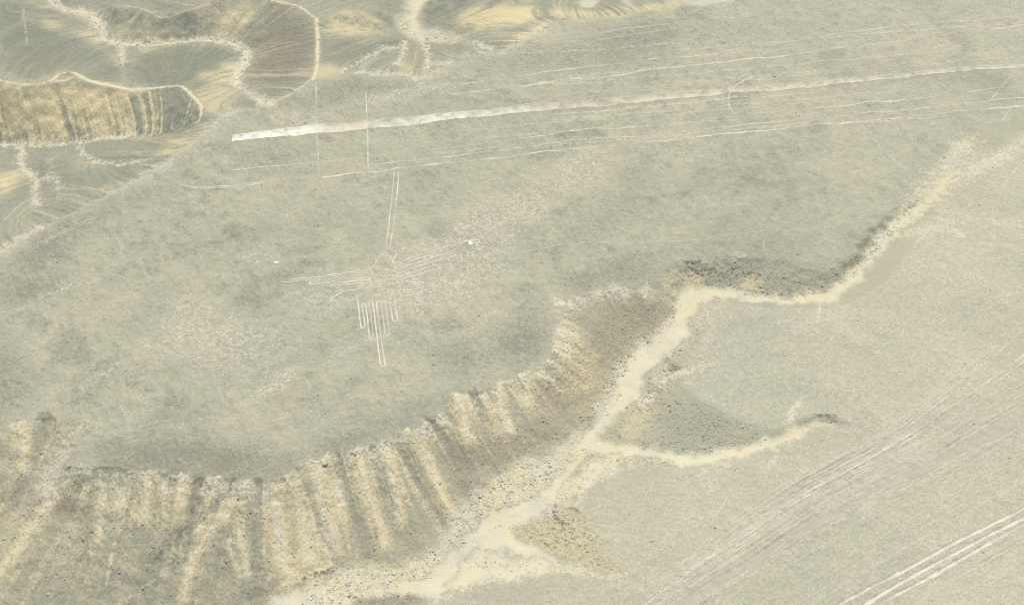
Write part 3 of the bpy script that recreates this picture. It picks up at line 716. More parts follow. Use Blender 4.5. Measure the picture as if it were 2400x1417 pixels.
tz0 = np.zeros((NY, NX), np.float32)
for q in terr_polys:
    si, sj = win(q[:, 0].min(), q[:, 0].max(), q[:, 1].min(), q[:, 1].max())
    tz0[si, sj] = np.maximum(tz0[si, sj], inside(GX[si, sj], GY[si, sj], q))
# ---- plateau: the broad mosaic of varnished and lighter gravel
big = .55 * _n60 + .45 * _n20 + .3 * _n6
S1 = spectral(9, 41, 1.0, .28, math.radians(27))
S2 = spectral(7, 42, 1.0, .3, math.radians(30))
S3 = spectral(2.5, 43, 1.0, .35, math.radians(25))
pm = plat * sstep(-.2, 1.9, big)
dark = np.maximum(dark, plat * (.17 * sstep(.1, 1.7, S1 + .5 * _n6) + .05 * sstep(0, 1.5, S3)))
dark = np.maximum(dark, .38 * pm)
for px, v in [([(420, 1020), (520, 1040), (640, 1060), (760, 1030), (860, 1000), (960, 980), (1050, 940), (1140, 905), (1050, 960), (960, 1000), (830, 1045), (700, 1080), (640, 1128), (545, 1118), (480, 1110), (330, 1095), (200, 1095), (190, 1040), (240, 1010), (330, 1030)], .55), ([(0, 790), (60, 820), (60, 900), (30, 975), (-40, 990), (-40, 800)], .5),
              ([(1230, 760), (1305, 750), (1310, 775), (1300, 800), (1285, 825), (1220, 850), (1100, 860), (1050, 900), (980, 900), (1100, 820), (1180, 790)], .5), ([(1380, 625), (1470, 610), (1560, 600), (1530, 645), (1490, 676), (1400, 680), (1340, 690), (1290, 650)], .55), ([(720, 495), (780, 485), (860, 482), (960, 490), (1000, 505), (900, 505), (800, 500), (650, 530), (560, 560), (600, 530)], .3),
              ([(0, 600), (120, 540), (240, 490), (330, 440), (420, 420), (330, 470), (220, 530), (110, 610), (0, 660)], .6), ([(1430, 450), (1500, 400), (1530, 380), (1500, 440), (1440, 490), (1400, 560), (1350, 600), (1330, 580), (1400, 500)], .38), ([(1600, 560), (1800, 560), (1980, 590), (1900, 620), (1700, 600), (1580, 600)], .4), ([(750, 200), (850, 190), (990, 200), (960, 225), (860, 215), (760, 240), (700, 260), (690, 230)], .5),
              ([(1150, 130), (1300, 110), (1400, 70), (1600, 40), (1600, 130), (1400, 150), (1200, 170)], .32), ([(250, 760), (330, 720), (400, 660), (440, 640), (480, 680), (400, 700), (340, 800)], .3), ([(1160, 820), (1280, 790), (1240, 850), (1100, 880)], .4), ([(520, 340), (740, 320), (740, 400), (560, 400)], .28), ([(0, 660), (120, 640), (250, 655), (150, 690), (0, 730)], .42), ([(560, 800), (700, 780), (800, 830), (640, 870)], .22),
              ([(1100, 430), (1220, 400), (1280, 470), (1150, 470)], .1)]:
    area(dark, px, min(1, v * 1.15), 7, 4)
area(red, [(200, 1060), (420, 1060), (640, 1090), (760, 1050), (900, 1000), (830, 1045), (700, 1080), (640, 1128), (545, 1118), (330, 1095), (165, 1095)], .42, 6, 3)
area(dark, [(180, 1050), (420, 1060), (640, 1085), (760, 1045), (900, 990), (1000, 950), (1140, 905), (1100, 930), (960, 1000), (830, 1045), (700, 1080), (640, 1128), (545, 1118), (330, 1095), (165, 1098)], .62, 5, 3)
area(dark, [(1250, 770), (1310, 760), (1300, 800), (1280, 828), (1225, 855), (1180, 870), (1200, 830)], .6, 5, 3)
area(dark, [(1390, 640), (1470, 620), (1570, 605), (1530, 645), (1490, 674), (1400, 678)], .6, 5, 3)
# lighter stippled ground
stip = sstep(-.1, 1.1, _n1 * .45 + _n05 * .8)
light = np.zeros((NY, NX), np.float32)
for px, v in [([(900, 590), (1000, 560), (1100, 480), (1250, 430), (1350, 360), (1460, 350), (1420, 420), (1300, 470), (1220, 560), (1150, 680), (1000, 760), (840, 700), (820, 640)], .55), ([(400, 690), (500, 700), (560, 730), (760, 800), (700, 840), (560, 900), (420, 860), (300, 830)], .42), ([(540, 615), (580, 600), (640, 595), (650, 605), (580, 618)], .75), ([(1620, 440), (1740, 450), (1760, 480), (1640, 480)], .5),
              ([(580, 920), (640, 870), (700, 855), (690, 890), (650, 920), (600, 930)], .75), ([(425, 690), (470, 700), (510, 735), (460, 742), (430, 720)], .7), ([(700, 780), (722, 770), (715, 830), (700, 825)], .6), ([(30, 800), (80, 755), (115, 790), (100, 850), (40, 880)], .5), ([(740, 470), (860, 440), (900, 460), (800, 482)], .3), ([(1190, 560), (1260, 520), (1300, 470), (1240, 470)], .35), ([(520, 965), (640, 930), (700, 940), (600, 985)], .4), ([(635, 1025), (690, 995), (705, 1000), (650, 1028)], .5), ([(60, 820), (90, 760), (120, 800), (60, 860), (0, 870)], .45), ([(720, 960), (780, 940), (800, 990), (740, 1010)], .5), ([(860, 225), (1000, 200), (1100, 190), (1060, 215), (900, 250), (850, 250)], .6), ([(440, 700), (500, 735), (470, 740)], .8),
              ([(1300, 380), (1430, 360), (1400, 420), (1290, 430)], .5), ([(180, 690), (235, 680), (240, 720), (215, 735)], .4), ([(1660, 130), (1800, 110), (1900, 100), (1800, 140)], .2), ([(640, 260), (760, 240), (780, 300), (660, 300)], .45), ([(810, 330), (900, 300), (960, 330), (850, 360)], .3), ([(560, 460), (640, 440), (680, 470), (620, 500)], .3), ([(280, 1000), (420, 990), (460, 1010), (330, 1015)], .35), ([(470, 1070), (490, 1040), (500, 1070), (480, 1100)], .35),
              ([(200, 1050), (215, 1045), (220, 1055), (205, 1058)], .9), ([(258, 1062), (276, 1058), (278, 1066), (262, 1070)], .9), ([(300, 680), (330, 690), (325, 720)], .4), ([(740, 730), (760, 722), (768, 732), (745, 738)], .5), ([(690, 770), (705, 780), (695, 830), (685, 810)], .5), ([(900, 705), (945, 700), (1050, 800), (1000, 850), (940, 760)], .3), ([(650, 700), (720, 660), (840, 640), (860, 700), (760, 760)], .4),
              ([(1700, 585), (1740, 590), (1738, 606), (1715, 604)], .7), ([(1280, 690), (1360, 686), (1370, 695), (1290, 697)], .4)]:
    area(light, px, v, 6 if v < .6 else 2.5, 3 if v < .6 else 1.4)
pale = np.maximum(pale, light * (.3 + .7 * stip) * .9)
pale = np.maximum(pale, plat * .20 * stip * sstep(.0, 1.6, -big))
dark = dark * (1 - .6 * light)
pale *= np.where(plat > .5, .3 + .75 * sstep(-.5, .9, _n1 + .7 * _n05), 1)
pale = np.maximum(pale, (plat * .22 + tz0 * .14) * sstep(.2, 1.8, S2 + .4 * S3) * (.35 + .65 * sstep(-.3, 1.0, _n1 + .6 * _n05)))
thread = np.zeros((NY, NX), np.float32)
# faint pebble lines and rivulets crossing the plateau
for px, w, v in [([(0, 733), (28, 731), (60, 716), (82, 708), (95, 695), (128, 688), (150, 675), (165, 664), (190, 664), (215, 658), (260, 645)], .9, .55), ([(520, 440), (560, 445), (600, 432), (640, 420)], 2, .2), ([(300, 680), (310, 660)], 1.5, .3), ([(230, 885), (270, 860), (285, 845)], 1.8, .5), ([(120, 940), (130, 915)], 2, .4), ([(330, 930), (360, 920), (345, 935)], 2, .35), ([(860, 800), (900, 785)], 1.3, .5), ([(780, 830), (840, 805)], 1.2, .5),
                 ([(500, 575), (460, 590), (420, 605)], 1.5, .2), ([(1110, 770), (1150, 740), (1155, 720)], 1.4, .3), ([(560, 950), (590, 930), (650, 905), (690, 860)], 1.5, .5), ([(235, 1010), (240, 1000), (225, 985)], 1.0, .5), ([(250, 1015), (275, 1010), (310, 1000), (340, 965)], .9, .35)]:
    stroke(thread, px, w, v * 1.25, w, 1.0)
pale = np.maximum(pale, thread * (.25 + .75 * stip))
for px, w, v in [([(250, 650), (330, 620), (420, 600), (540, 560)], 1.6, .35), ([(0, 700), (80, 690), (130, 672)], 6, .3), ([(1480, 410), (1530, 360), (1560, 340)], 3, .25), ([(300, 1015), (380, 980), (400, 960)], 3, .3), ([(480, 1085), (560, 1060), (600, 1040)], 1.2, .4)]:
    stroke(dark, px, w, v, w, .9)

# ---- terrace on the right: paler, finer gravel
tz = np.zeros((NY, NX), np.float32)
for q in terr_polys:
    si, sj = win(q[:, 0].min(), q[:, 0].max(), q[:, 1].min(), q[:, 1].max())
    tz[si, sj] = np.maximum(tz[si, sj], inside(GX[si, sj], GY[si, sj], q))
tz = box(tz.astype(np.float32), 3)
pale = np.maximum(pale, tz * (.19 + .12 * sstep(0, 1.5, big + .5 * _n1)))
far_r = sstep(20, 230, GX) * plat
pale = np.maximum(pale, far_r * .12 * (1 + .5 * stip))
for px, v in [([(1600, 1310), (1650, 1290), (1645, 1320), (1605, 1330)], .45), ([(1840, 1300), (1865, 1285), (1860, 1330), (1845, 1350)], .5), ([(1750, 1345), (1820, 1325), (1840, 1345), (1780, 1350)], .35), ([(2050, 1150), (2080, 1135), (2070, 1155)], .4), ([(2280, 1040), (2340, 1010), (2420, 990), (2420, 1010), (2330, 1045)], .4), ([(1620, 1050), (1660, 1030), (1655, 1045)], .3),
              ([(1840, 990), (1850, 945), (1885, 940), (1870, 975), (1845, 1000)], .55), ([(1925, 968), (1955, 965), (1965, 976), (1930, 978)], .5), ([(1960, 975), (1985, 1000), (1995, 1030), (1980, 1060), (1990, 1080), (1975, 1050), (1975, 1010), (1960, 990)], .35), ([(1790, 1075), (1815, 1050), (1830, 1040), (1815, 1065), (1800, 1085)], .5), ([(1910, 710), (1930, 705), (1922, 730), (1915, 745)], .45), ([(1900, 880), (1940, 860), (1930, 900), (1910, 910)], .4),
              ([(1600, 905), (1660, 890), (1720, 850), (1680, 900), (1620, 930)], .2), ([(1650, 1080), (1705, 1085), (1700, 1092), (1660, 1092)], .5), ([(2250, 580), (2300, 590), (2290, 600), (2260, 590)], .3)]:
    area(pale, px, v, 2, 1.3)
area(dark, [(1925, 970), (1955, 970), (1985, 995), (1990, 1002), (1970, 990), (1950, 984)], .5, 1.5, .7)
area(dark, [(1870, 985), (1905, 975), (1925, 975), (1900, 993), (1880, 998)], .55, 1.5, .7)
area(stony, [(1880, 975), (1925, 962), (1965, 968), (1995, 1000), (1985, 1010), (1950, 985), (1890, 998)], .8, 1.5, .7)
area(dark, [(1390, 1120), (1470, 1100), (1540, 1085), (1590, 1110), (1500, 1130), (1410, 1160)], .28, 6, 2)
area(dark, [(1700, 730), (1850, 725), (1960, 730), (1900, 760), (1750, 780), (1680, 780)], .22, 7, 2)
area(dark, [(1590, 885), (1640, 880), (1700, 900), (1660, 930), (1620, 920)], .1, 5, 2)
area(dark, [(1000, 1425), (1100, 1380), (1250, 1365), (1350, 1360), (1300, 1400), (1150, 1430)], .35, 6, 2)
area(dark, [(1840, 1350), (1950, 1330), (2100, 1290), (2150, 1290), (2000, 1370), (1850, 1420)], .15, 8, 2)
stony = np.maximum(stony, tz * .07 * (1 + .5 * _n6))
area(stony, [(2040, 250), (2170, 240), (2160, 285), (2050, 290)], .4, 4, 2)
area(stony, [(2120, 990), (2150, 975), (2170, 985), (2140, 1005)], .3, 3, 1)
stony = np.maximum(stony, plat * .05 * (1 + .7 * _n6) + .10 * light * plat)
grainy = np.clip(.30 + 1.0 * light + .35 * cliff - .2 * np.clip(HILL, 0, 1) - .12 * tz + .5 * stony + .15 * sstep(0, 1.5, _n20), 0, 1) * (1 - .5 * np.clip(dark, 0, 1) * plat)

dark = np.clip(dark * (1 + .55 * plat), 0, 1)
# pebbly, interlocking margins instead of soft ones
grit_f = spectral(.45, 71)
for m_ in (sand, pale, ochre, dark):
    m_ += 1.1 * (1 - .75 * np.clip(HILL, 0, 1)) * (.6 * _n05 + .6 * grit_f) * m_ * (1 - m_)
    np.clip(m_, 0, 1, out=m_)
# ------------------------------------------------------------------ relief detail
RIDGE = 1 - 2 * np.abs(spectral(1.6, 31)).clip(0, 1)
H = BASE.copy()
H += plat * (.28 * _n60 + .16 * _n20 + .05 * _n6)
H += tz * (.12 * _n20 + .05 * _n6)
sl = np.clip(cliff + np.clip(HILL, 0, 1) * slope, 0, 1)
H += slope * (np.clip(HILL, 0, 1) * (.05 * RILL + .12 * CHUTE) + cliff * (.10 + .90 * west) * (.03 * RILL + .05 * CHUTE + .12 * FLUTE))
H += rock * (.20 * _n1 + .15 * RIDGE + .09 * spectral(.8, 32))
micro = .04 * spectral(1.5, 33, 1.2) + .036 * _n05
wash_m = np.clip(sand, 0, 1) * (1 - np.clip(stony * 1.5, 0, 1))
MICRO = (1 - .35 * tz) * (1 - .8 * wash_m) * (1 + 1.2 * np.clip(stony, 0, 1) + .15 * np.clip(HILL, 0, 1) * slope)
GULLY = [([(549, 1122), (520, 1165), (438, 1228), (337, 1363), (300, 1410)], 2.6), ([(611, 1131), (606, 1228), (603, 1363), (600, 1420)], 2.4), ([(700, 1100), (712, 1130), (742, 1220), (792, 1321)], 2.0), ([(801, 1060), (818, 1169), (860, 1295)], 2.2), ([(881, 1051), (900, 1120), (936, 1245), (950, 1290)], 2.2), ([(940, 1030), (995, 1144), (1045, 1245)], 2.4),
         ([(1005, 980), (1062, 1093), (1090, 1150)], 2.6), ([(1113, 925), (1138, 1009), (1163, 1080)], 2.0), ([(472, 1120), (447, 1245), (405, 1329)], 2.2), ([(316, 1112), (303, 1245), (295, 1363)], 1.6), ([(211, 1130), (205, 1228), (190, 1360)], 2.0), ([(100, 975), (98, 1020), (70, 1110), (30, 1180)], 2.4), ([(125, 975), (122, 1040)], 1.2), ([(390, 1112), (372, 1220), (350, 1330)], 1.5), ([(255, 1108), (250, 1200), (240, 1330)], 1.2)]
SPUR = [([(575, 1128), (565, 1160), (523, 1214), (455, 1300), (430, 1400)], 2.2), ([(641, 1160), (650, 1220), (660, 1300), (680, 1370)], 3.2), ([(759, 1070), (742, 1140), (760, 1230), (784, 1290)], 2.4), ([(835, 1052), (852, 1144), (894, 1245), (905, 1290)], 2.4), ([(907, 1062), (925, 1140), (940, 1211)], 1.8), ([(958, 1006), (1005, 1080), (1035, 1169), (1060, 1215)], 2.6), ([(1075, 930), (1090, 990), (1115, 1060)], 2.4),
        ([(165, 1110), (110, 1190), (60, 1260), (0, 1345)], 2.6), ([(45, 1000), (55, 1060), (70, 1110)], 2.4), ([(512, 1120), (490, 1180), (450, 1260)], 1.6), ([(430, 1116), (420, 1200)], 1.8), ([(345, 1110), (335, 1230)], 1.6), ([(1170, 900), (1175, 960), (1195, 1010)], 2.0), ([(1225, 885), (1240, 950)], 1.8), ([(270, 1260), (255, 1360)], 1.4), ([(1325, 760), (1340, 830), (1320, 880)], 3.0)]
for px, w in GULLY:
    q = chaikin(P(px), 2)
    si, sj, D = dist_line(q, w * 4)
    D = np.abs(D + .5 * _n6[si, sj])
    H[si, sj] -= .30 * w * np.exp(-(D / w) ** 2) * cliff[si, sj]
for px, w in SPUR:
    q = chaikin(P(px), 2)
    si, sj, D = dist_line(q, w * 4)
    D = np.abs(D + .5 * _n6[si, sj])
    H[si, sj] += .26 * w * np.exp(-(D / w) ** 1.4) * cliff[si, sj]
for px, w, d in CARVE:
    q = chaikin(P(px), 2)
    si, sj, D = dist_line(q, w * 3)
    H[si, sj] += .7 * d * np.exp(-(D / w) ** 2) * cliff[si, sj] * .6
# undercut ledges of the rim and of the bank outcrop
for px, h, w in [([(158, 1102), (200, 1104), (250, 1100), (292, 1106)], .8, 1.4), ([(640, 1135), (668, 1125)], .5, .9), ([(1300, 1190), (1303, 1216), (1312, 1228), (1320, 1229)], .9, 1.3), ([(1325, 1194), (1345, 1195), (1355, 1203)], .6, 1.0), ([(1918, 978), (1935, 979), (1958, 979)], .8, 1.1),
                 ([(1605, 619), (1640, 619)], .8, 1.0), ([(1610, 632), (1630, 640), (1655, 648)], .7, 1.0), ([(712, 1364), (730, 1352), (760, 1348), (778, 1340)], 1.0, 1.2)]:
    q = chaikin(P(px), 2)
    q[:, 1] += .9
    si, sj, D = dist_line(q, w * 2)
    H[si, sj] += 1.25 * h * np.clip(.8 + .6 * _n1[si, sj], 0, 1.6) * (1 - sstep(0, w, D + .3 * _n1[si, sj]))
    rock[si, sj] = np.maximum(rock[si, sj], .7 * (1 - sstep(0, w * 1.6, D)))

# ------------------------------------------------------------------ lines on the ground: traced centre lines
BIRD = {
    'beak': [[(924.3, 396.7), (917.3, 472), (907.2, 560), (906.3, 572.5), (905, 582.5)], [(915, 581.8), (916.1, 566), (918.9, 551.3), (920.6, 540), (929.3, 472), (935, 396.7)]],
    'wing': [
        [(905, 582.5), (898.8, 589.4), (891.9, 595.6), (887.5, 605), (881.3, 615), (875, 622.5), (870, 628.5), (862.5, 630.4), (837.5, 634.4), (787.5, 642.5), (750, 647.5), (700, 655), (676.3, 658.4)],
        [(662.8, 661), (661.3, 663.1), (664.4, 665), (700, 659.4), (725, 655.6), (750, 652.3), (800, 644.4), (837.5, 640), (857.5, 637.3), (862.5, 637.5), (863.1, 640), (858, 641.9), (825, 646.3), (775, 653.1), (731.3, 659.4), (725.6, 661), (723.8, 663.5), (726.3, 665.6), (737.5, 664.8), (775, 659.4),
         (825, 652.5), (850, 648.8), (864.4, 646.9), (868, 648.8), (866.9, 652.5), (861.3, 654.4), (837.5, 656.9), (800, 662.3), (780, 665.3), (773, 668.1), (773, 670.6), (777.5, 671.6), (800, 668.1), (845, 662.5), (849, 663.1), (849.4, 667.5), (847.5, 675), (844.4, 677.5)]],
    'foot': [[(844.4, 677.5), (825, 680.6), (802.5, 685), (787.5, 693.1), (773, 703), (775, 705), (781.3, 706.3), (785, 704.4), (797.5, 696.3), (802.5, 695.4), (805, 698.1), (801.3, 701.9), (788.8, 710.6), (788.8, 712.5), (793.8, 713.8), (798.8, 711.3), (813.8, 700.6), (818, 699.4), (820.3, 701.3), (816.3, 705), (800, 716.3), (802.5, 719.1),
              (807.5, 718.8), (818.8, 713.1), (826.3, 703.1), (830, 695.6), (833.1, 694)]],
    'tail': [[(833.1, 694), (836.9, 696.9), (838.8, 705), (840.8, 722.3), (843, 743), (846, 769.7), (848.9, 770.9), (854.9, 767.5), (856, 762.3), (851.9, 738.6), (848.5, 717.8), (848.9, 713.4), (853.1, 710.8), (857.1, 712.6), (858.6, 726.7), (862.3, 754.9), (866, 793.4), (867.5, 797.1), (871.2, 798.2), (875.3, 794.2), (874.1, 778.6), (869.7, 743), (865, 716.3),
              (864.5, 709.7), (866.7, 706.8), (871.9, 707), (874.1, 711.1), (877.1, 734.1), (880.8, 766.7), (885.3, 802.3), (889, 832), (891.6, 852.7), (894.2, 856.4), (897.9, 857.2), (902.3, 854.2), (902.8, 849.7), (898.6, 826), (894.2, 797.9), (890.4, 774.1), (886, 741.5), (882.3, 714.8), (882.3, 708.9), (885.3, 706.2), (891.2, 706), (893.9, 709.7), (896.4, 731.2),
              (900.1, 760.8), (902.3, 778.6), (903.8, 784.5), (907.5, 786), (911.9, 783.8), (912.4, 778.6), (908.2, 748.9), (904.5, 722.3), (902.3, 706), (904.5, 702.2), (911.2, 700), (914.9, 702.2), (916.4, 722.3), (918.6, 743), (920.8, 751.2), (924.5, 753.4), (929.7, 753.1), (932.3, 748.9), (929.7, 734.1), (926, 713.4), (923.5, 695.6), (924.2, 685.2), (926.8, 679)]],
    'foot_right': [[(926.8, 679), (932, 678.1), (935.7, 682.2), (938.6, 688.2), (943.8, 690.7), (964.6, 690.1), (986.8, 688.2), (990.5, 685.2), (988.3, 682.5), (951.2, 684.8), (945.3, 683.7), (946, 680), (951.2, 677.8), (986.8, 675.6), (992.7, 672.6), (989.8, 669.6), (967.5, 670.7), (951.2, 672.6), (946.8, 671.1), (947.5, 668.2), (955.7, 665.9), (991.3, 665.9), (994.2, 663),
                    (991.3, 660.7), (967.5, 660.7), (947.7, 662.5)]],
    'wing_right': [[(947.7, 662.5), (936.4, 664.5), (931.9, 661.9), (930.6, 657.4), (933.1, 654.2), (943.2, 651.2), (970.3, 645.6), (992.9, 639.3), (1022.2, 631.2), (1027.9, 628.6), (1028.5, 625.8), (1023.9, 623.5), (1015.5, 624.9), (981.6, 633.7), (947.7, 644.4), (938.7, 646.5), (931.4, 645), (929.9, 642.2), (934.2, 639.3), (970.3, 628.1), (1015.5, 615.4), (1058.4, 603.2), (1065.1, 598.7),
                    (1062.9, 594.2), (1057.2, 593.6), (1015.5, 604.3), (970.3, 617.9), (936.4, 629.7), (928.5, 630.3), (925.5, 626.4), (928.5, 622.4), (936.4, 619.6), (970.3, 609.1), (1015.5, 595.3), (1049.3, 586.3), (1091.1, 574.4)],
                   [(1108, 571), (1121.6, 567.1), (1124.4, 564.3), (1120.5, 561.4), (1113.7, 562), (1094.5, 567.7), (1049.3, 580.1), (1015.5, 589.1), (970.3, 603.2), (933.1, 613.9), (925.2, 615.6), (920.6, 613.4), (919.7, 610), (923.5, 604.3), (928, 599.3), (929.7, 594.2), (926.9, 589.1), (917.3, 585.2), (915, 581.8)]],
}
# name, label, category, cover 0..1, width m, berm height, polylines
GL = 'ground line'
VT = 'vehicle track'
LINES = [
    ('straight_line', 'faint straight line in gravel, first below the topmost one at upper right', GL, .55, .75, .05, [[(933, 215), (1083, 200), (1300, 163), (1600, 134), (1733, 116), (2033, 68), (2400, 38), (2520, 20)]]),
    ('straight_line', 'pale straight line running just above the broad white strip\'s nearest faint neighbour, doubled midway', GL, .6, 1.0, .06, [[(1050, 222), (1233, 200), (1400, 182), (1600, 154), (1867, 128), (2167, 88), (2400, 59), (2520, 42)], [(1250, 196), (1330, 184), (1420, 176)]]),
    ('straight_line', 'topmost faint straight line, near the stony rim at the top edge', GL, .42, .8, .04, [[(1267, 97), (1433, 73), (1600, 53), (1800, 32), (1933, 10), (2000, -5)], [(1300, 112), (1450, 85), (1600, 66)]]),
    ('straight_line', 'thin straight line directly above the broad pale strip on the right', GL, .5, .6, .06, [[(1200, 250), (1400, 225), (1600, 202), (1833, 182), (2100, 159), (2400, 132), (2520, 120)]]),
    ('straight_line', 'hair-thin faint line directly below the broad pale strip on the right', GL, .4, .45, .03, [[(1600, 255), (1900, 218), (2133, 183)]]),
    ('straight_line', 'upper of the three parallel straight lines below the broad strip', GL, .6, .6, .06, [[(533, 400), (747, 380), (800, 372), (1100, 343), (1300, 313), (1600, 287.5), (1800, 263), (2000, 245), (2233, 220), (2400, 203), (2520, 192)]]),
    ('straight_line', 'middle of the three parallel straight lines below the broad strip', GL, .6, .6, .06, [[(866, 385), (1100, 362), (1300, 337), (1600, 308), (1833, 283), (2100, 258), (2400, 228), (2520, 216)]]),
    ('straight_line', 'lowest of the three parallel straight lines, passing the tip of the bird\'s beak', GL, .72, .7, .06, [[(748, 415), (800, 408), (862, 402), (960, 391), (1200, 367), (1300, 355), (1600, 323), (1833, 302), (2033, 282), (2400, 247), (2520, 235)]]),
    ('cross_line', 'pale upright line crossing the broad white strip near its left end', GL, .55, .7, .05, [[(741, 190), (743, 316), (745, 360), (748, 415)]]),
    ('cross_line', 'pale upright line crossing the broad white strip above the bird\'s beak', GL, .6, .7, .05, [[(858, 215), (860, 283), (862, 317), (862, 387), (866, 400)]]),
    ('curved_track', 'double curved pale track left of the upright lines', VT, .55, .5, .04, [[(420, 433), (450, 441), (517, 441), (567, 432), (617, 425), (680, 418), (746, 414)], [(433, 440), (500, 446), (560, 438), (620, 428)]]),
    ('curved_track', 'pair of curved wheel marks crossing the broad pale strip', VT, .6, .5, .04, [[(1760, 168), (1717, 197), (1700, 217), (1693, 235), (1695, 250)], [(1770, 180), (1735, 195), (1713, 212), (1705, 240), (1712, 258), (1725, 268)]]),
    ('vehicle_track', 'thin twin wheel track slanting at the right edge just below the broad strip', VT, .55, .5, .05, [[(2393, 157), (2360, 190), (2327, 230), (2310, 245)], [(2400, 232), (2365, 255), (2350, 285)]]),
    ('vehicle_track', 'twin wheel track slanting at the right edge beside the channel head', VT, .55, .5, .05, [[(2410, 365), (2370, 410), (2335, 452), (2318, 478)], [(2405, 380), (2375, 415), (2345, 450)]]),
    ('curved_track', 'long curved thin track winding down the terrace from beside the sandy wash', VT, .5, .6, .07, [[(2267, 508), (2217, 515), (2180, 535), (2120, 595), (2095, 635), (2077, 665), (2000, 729), (1960, 779), (1933, 812), (1907, 865), (1885, 910)]]),
    ('vehicle_track', 'faint near-upright twin wheel track on the right terrace', VT, .5, .5, .07, [[(2243, 599), (2220, 639), (2205, 690), (2180, 770), (2150, 832), (2143, 880), (2137, 935)], [(2240, 615), (2225, 645)], [(2167, 835), (2158, 880), (2153, 910)]]),
    ('curved_track', 'short thin curved track on the terrace below the side channel', VT, .45, .55, .05, [[(1760, 1107), (1735, 1130), (1713, 1151), (1680, 1204), (1647, 1254), (1600, 1304), (1560, 1340)]]),
    ('straight_line', 'faint thin line on dark ground between bird and wash, left of the rim', GL, .45, .35, .0, [[(1200, 600), (1300, 577), (1400, 566), (1600, 567), (1750, 545), (1900, 535)]]),
    ('footpath', 'faint footpath climbing the grey bank left of the wash bend', 'footpath', .45, .6, .03, [[(1795, 555), (1786, 580), (1800, 605), (1840, 628), (1880, 650), (1895, 652), (1940, 636)]]),
    ('straight_line', 'faint thin line below the bird\'s left wing, slanting right', GL, .38, .4, .0, [[(540, 757), (620, 767), (700, 780), (800, 797), (860, 812)]]),
    ('footpath', 'short faint angled path on the dark plateau below the bird', 'footpath', .4, .45, .0, [[(1145, 790), (1138, 820), (1133, 848), (1115, 848), (1095, 846)]]),
    ('vehicle_track', 'faint twin track on the dark ground beside the upper left rim', VT, .4, .4, .03, [[(230, 505), (160, 535), (100, 570), (50, 590), (0, 620)], [(225, 512), (150, 545), (90, 580), (0, 628)]]),
    ('straight_line', 'short faint line starting near the big pale blotch right of centre', GL, .42, .5, .02, [[(1600, 388), (1670, 392), (1720, 396)]]),
]
# braided wheel tracks on the terrace
r2 = np.random.default_rng(5)
A0 = np.array([(1500, 1428), (1600, 1345), (1733, 1254), (1803, 1206), (1890, 1150), (1977, 1105), (2057, 1063), (2150, 1005), (2233, 945), (2347, 868), (2420, 812), (2500, 760)], float)
braid = []
for k in range(8):
    off = (k - 2) * 11 + r2.normal(0, 1.5)
    w = np.array([0.7, .8, 1, 1, 1, 1, 1, 1.2, 1.35, 1.5, 1.6, 1.7])
    q = A0 + np.column_stack([np.full(12, .45), np.full(12, 1.0)]) * (off * w)[:, None] + r2.normal(0, 1.6, (12, 2))
    a = r2.integers(0, 3) if k not in (2, 3) else 0
    b = 12 - (r2.integers(0, 4) if k not in (2, 3) else 0)
    braid.append(q[a:b])
for k, lab in enumerate(('topmost wheel track of the braided bundle across the terrace', 'second wheel track of the braided bundle, just under its topmost one', 'third wheel track of the braided bundle across the terrace', 'fourth wheel track of the braided bundle, near its middle',
                         'fifth wheel track of the braided bundle, just below its middle', 'sixth wheel track of the braided bundle, third from its lower side', 'seventh wheel track of the braided bundle, next to its lowest one', 'lowest wheel track of the braided bundle across the terrace')):
    LINES.append(('vehicle_track', lab, VT, [.45, .62, .7, .62, .5, .42, .48, .36][k], .5, .10, [braid[k]]))
LINES.append(('dirt_road', 'broad soft pale track below the braided bundle of wheel tracks', 'dirt road', .35, 3.2, .05, [[(1560, 1428), (1680, 1362), (1800, 1294), (1950, 1205), (2067, 1144), (2150, 1105), (2233, 1058), (2330, 1015), (2420, 975), (2500, 940)]]))
for k, (lab, q) in enumerate([('upper bright rut of the triple track in the lower right corner', [(1940, 1432), (1967, 1416), (2040, 1378), (2100, 1346), (2160, 1316), (2233, 1274), (2320, 1232), (2400, 1191), (2500, 1140)]),
                              ('middle bright rut of the triple track in the lower right corner', [(2010, 1430), (2033, 1414), (2090, 1378), (2167, 1334), (2230, 1303), (2300, 1264), (2400, 1214), (2500, 1165)]),
                              ('lower bright rut of the triple track in the lower right corner', [(2040, 1430), (2064, 1414), (2110, 1388), (2167, 1360), (2240, 1318), (2317, 1275), (2400, 1226), (2500, 1178)])]):
    LINES.append(('wheel_rut', lab, VT, .85, 1.05, .14, [np.array(q, float)]))
for k, (lab, q) in enumerate([('faint straight wheel track just above the triple track', [(1850, 1425), (2000, 1335), (2150, 1255), (2300, 1165), (2420, 1090)]), ('faint wheel track cutting the lower right corner', [(2250, 1425), (2330, 1370), (2420, 1310)]),
                              ('faint thin track above the lower right corner, close to the broad soft track', [(2010, 1230), (2150, 1150), (2300, 1065), (2420, 990)])]):
    LINES.append(('vehicle_track', lab, VT, .4, .55, .09, [q]))
STRIP_UP = [(545, 318), (620, 309.5), (700, 300), (743, 293.5), (800, 290.5), (866.7, 283.5), (1000, 270), (1133, 259), (1240, 249), (1350, 239), (1466, 229), (1600, 217.5), (1733, 206.5), (1933, 190.5), (2100, 176), (2266, 160), (2400, 149), (2500, 140)]
STRIP_LO = [(543, 333), (600, 327), (700, 319), (760, 314), (800, 309), (866.7, 301.5), (1000, 288.5), (1086, 277), (1240, 263.5), (1433, 247.5), (1600, 231.5), (1733, 220), (1933, 202), (2100, 183.5), (2266, 169), (2400, 159), (2500, 150)]
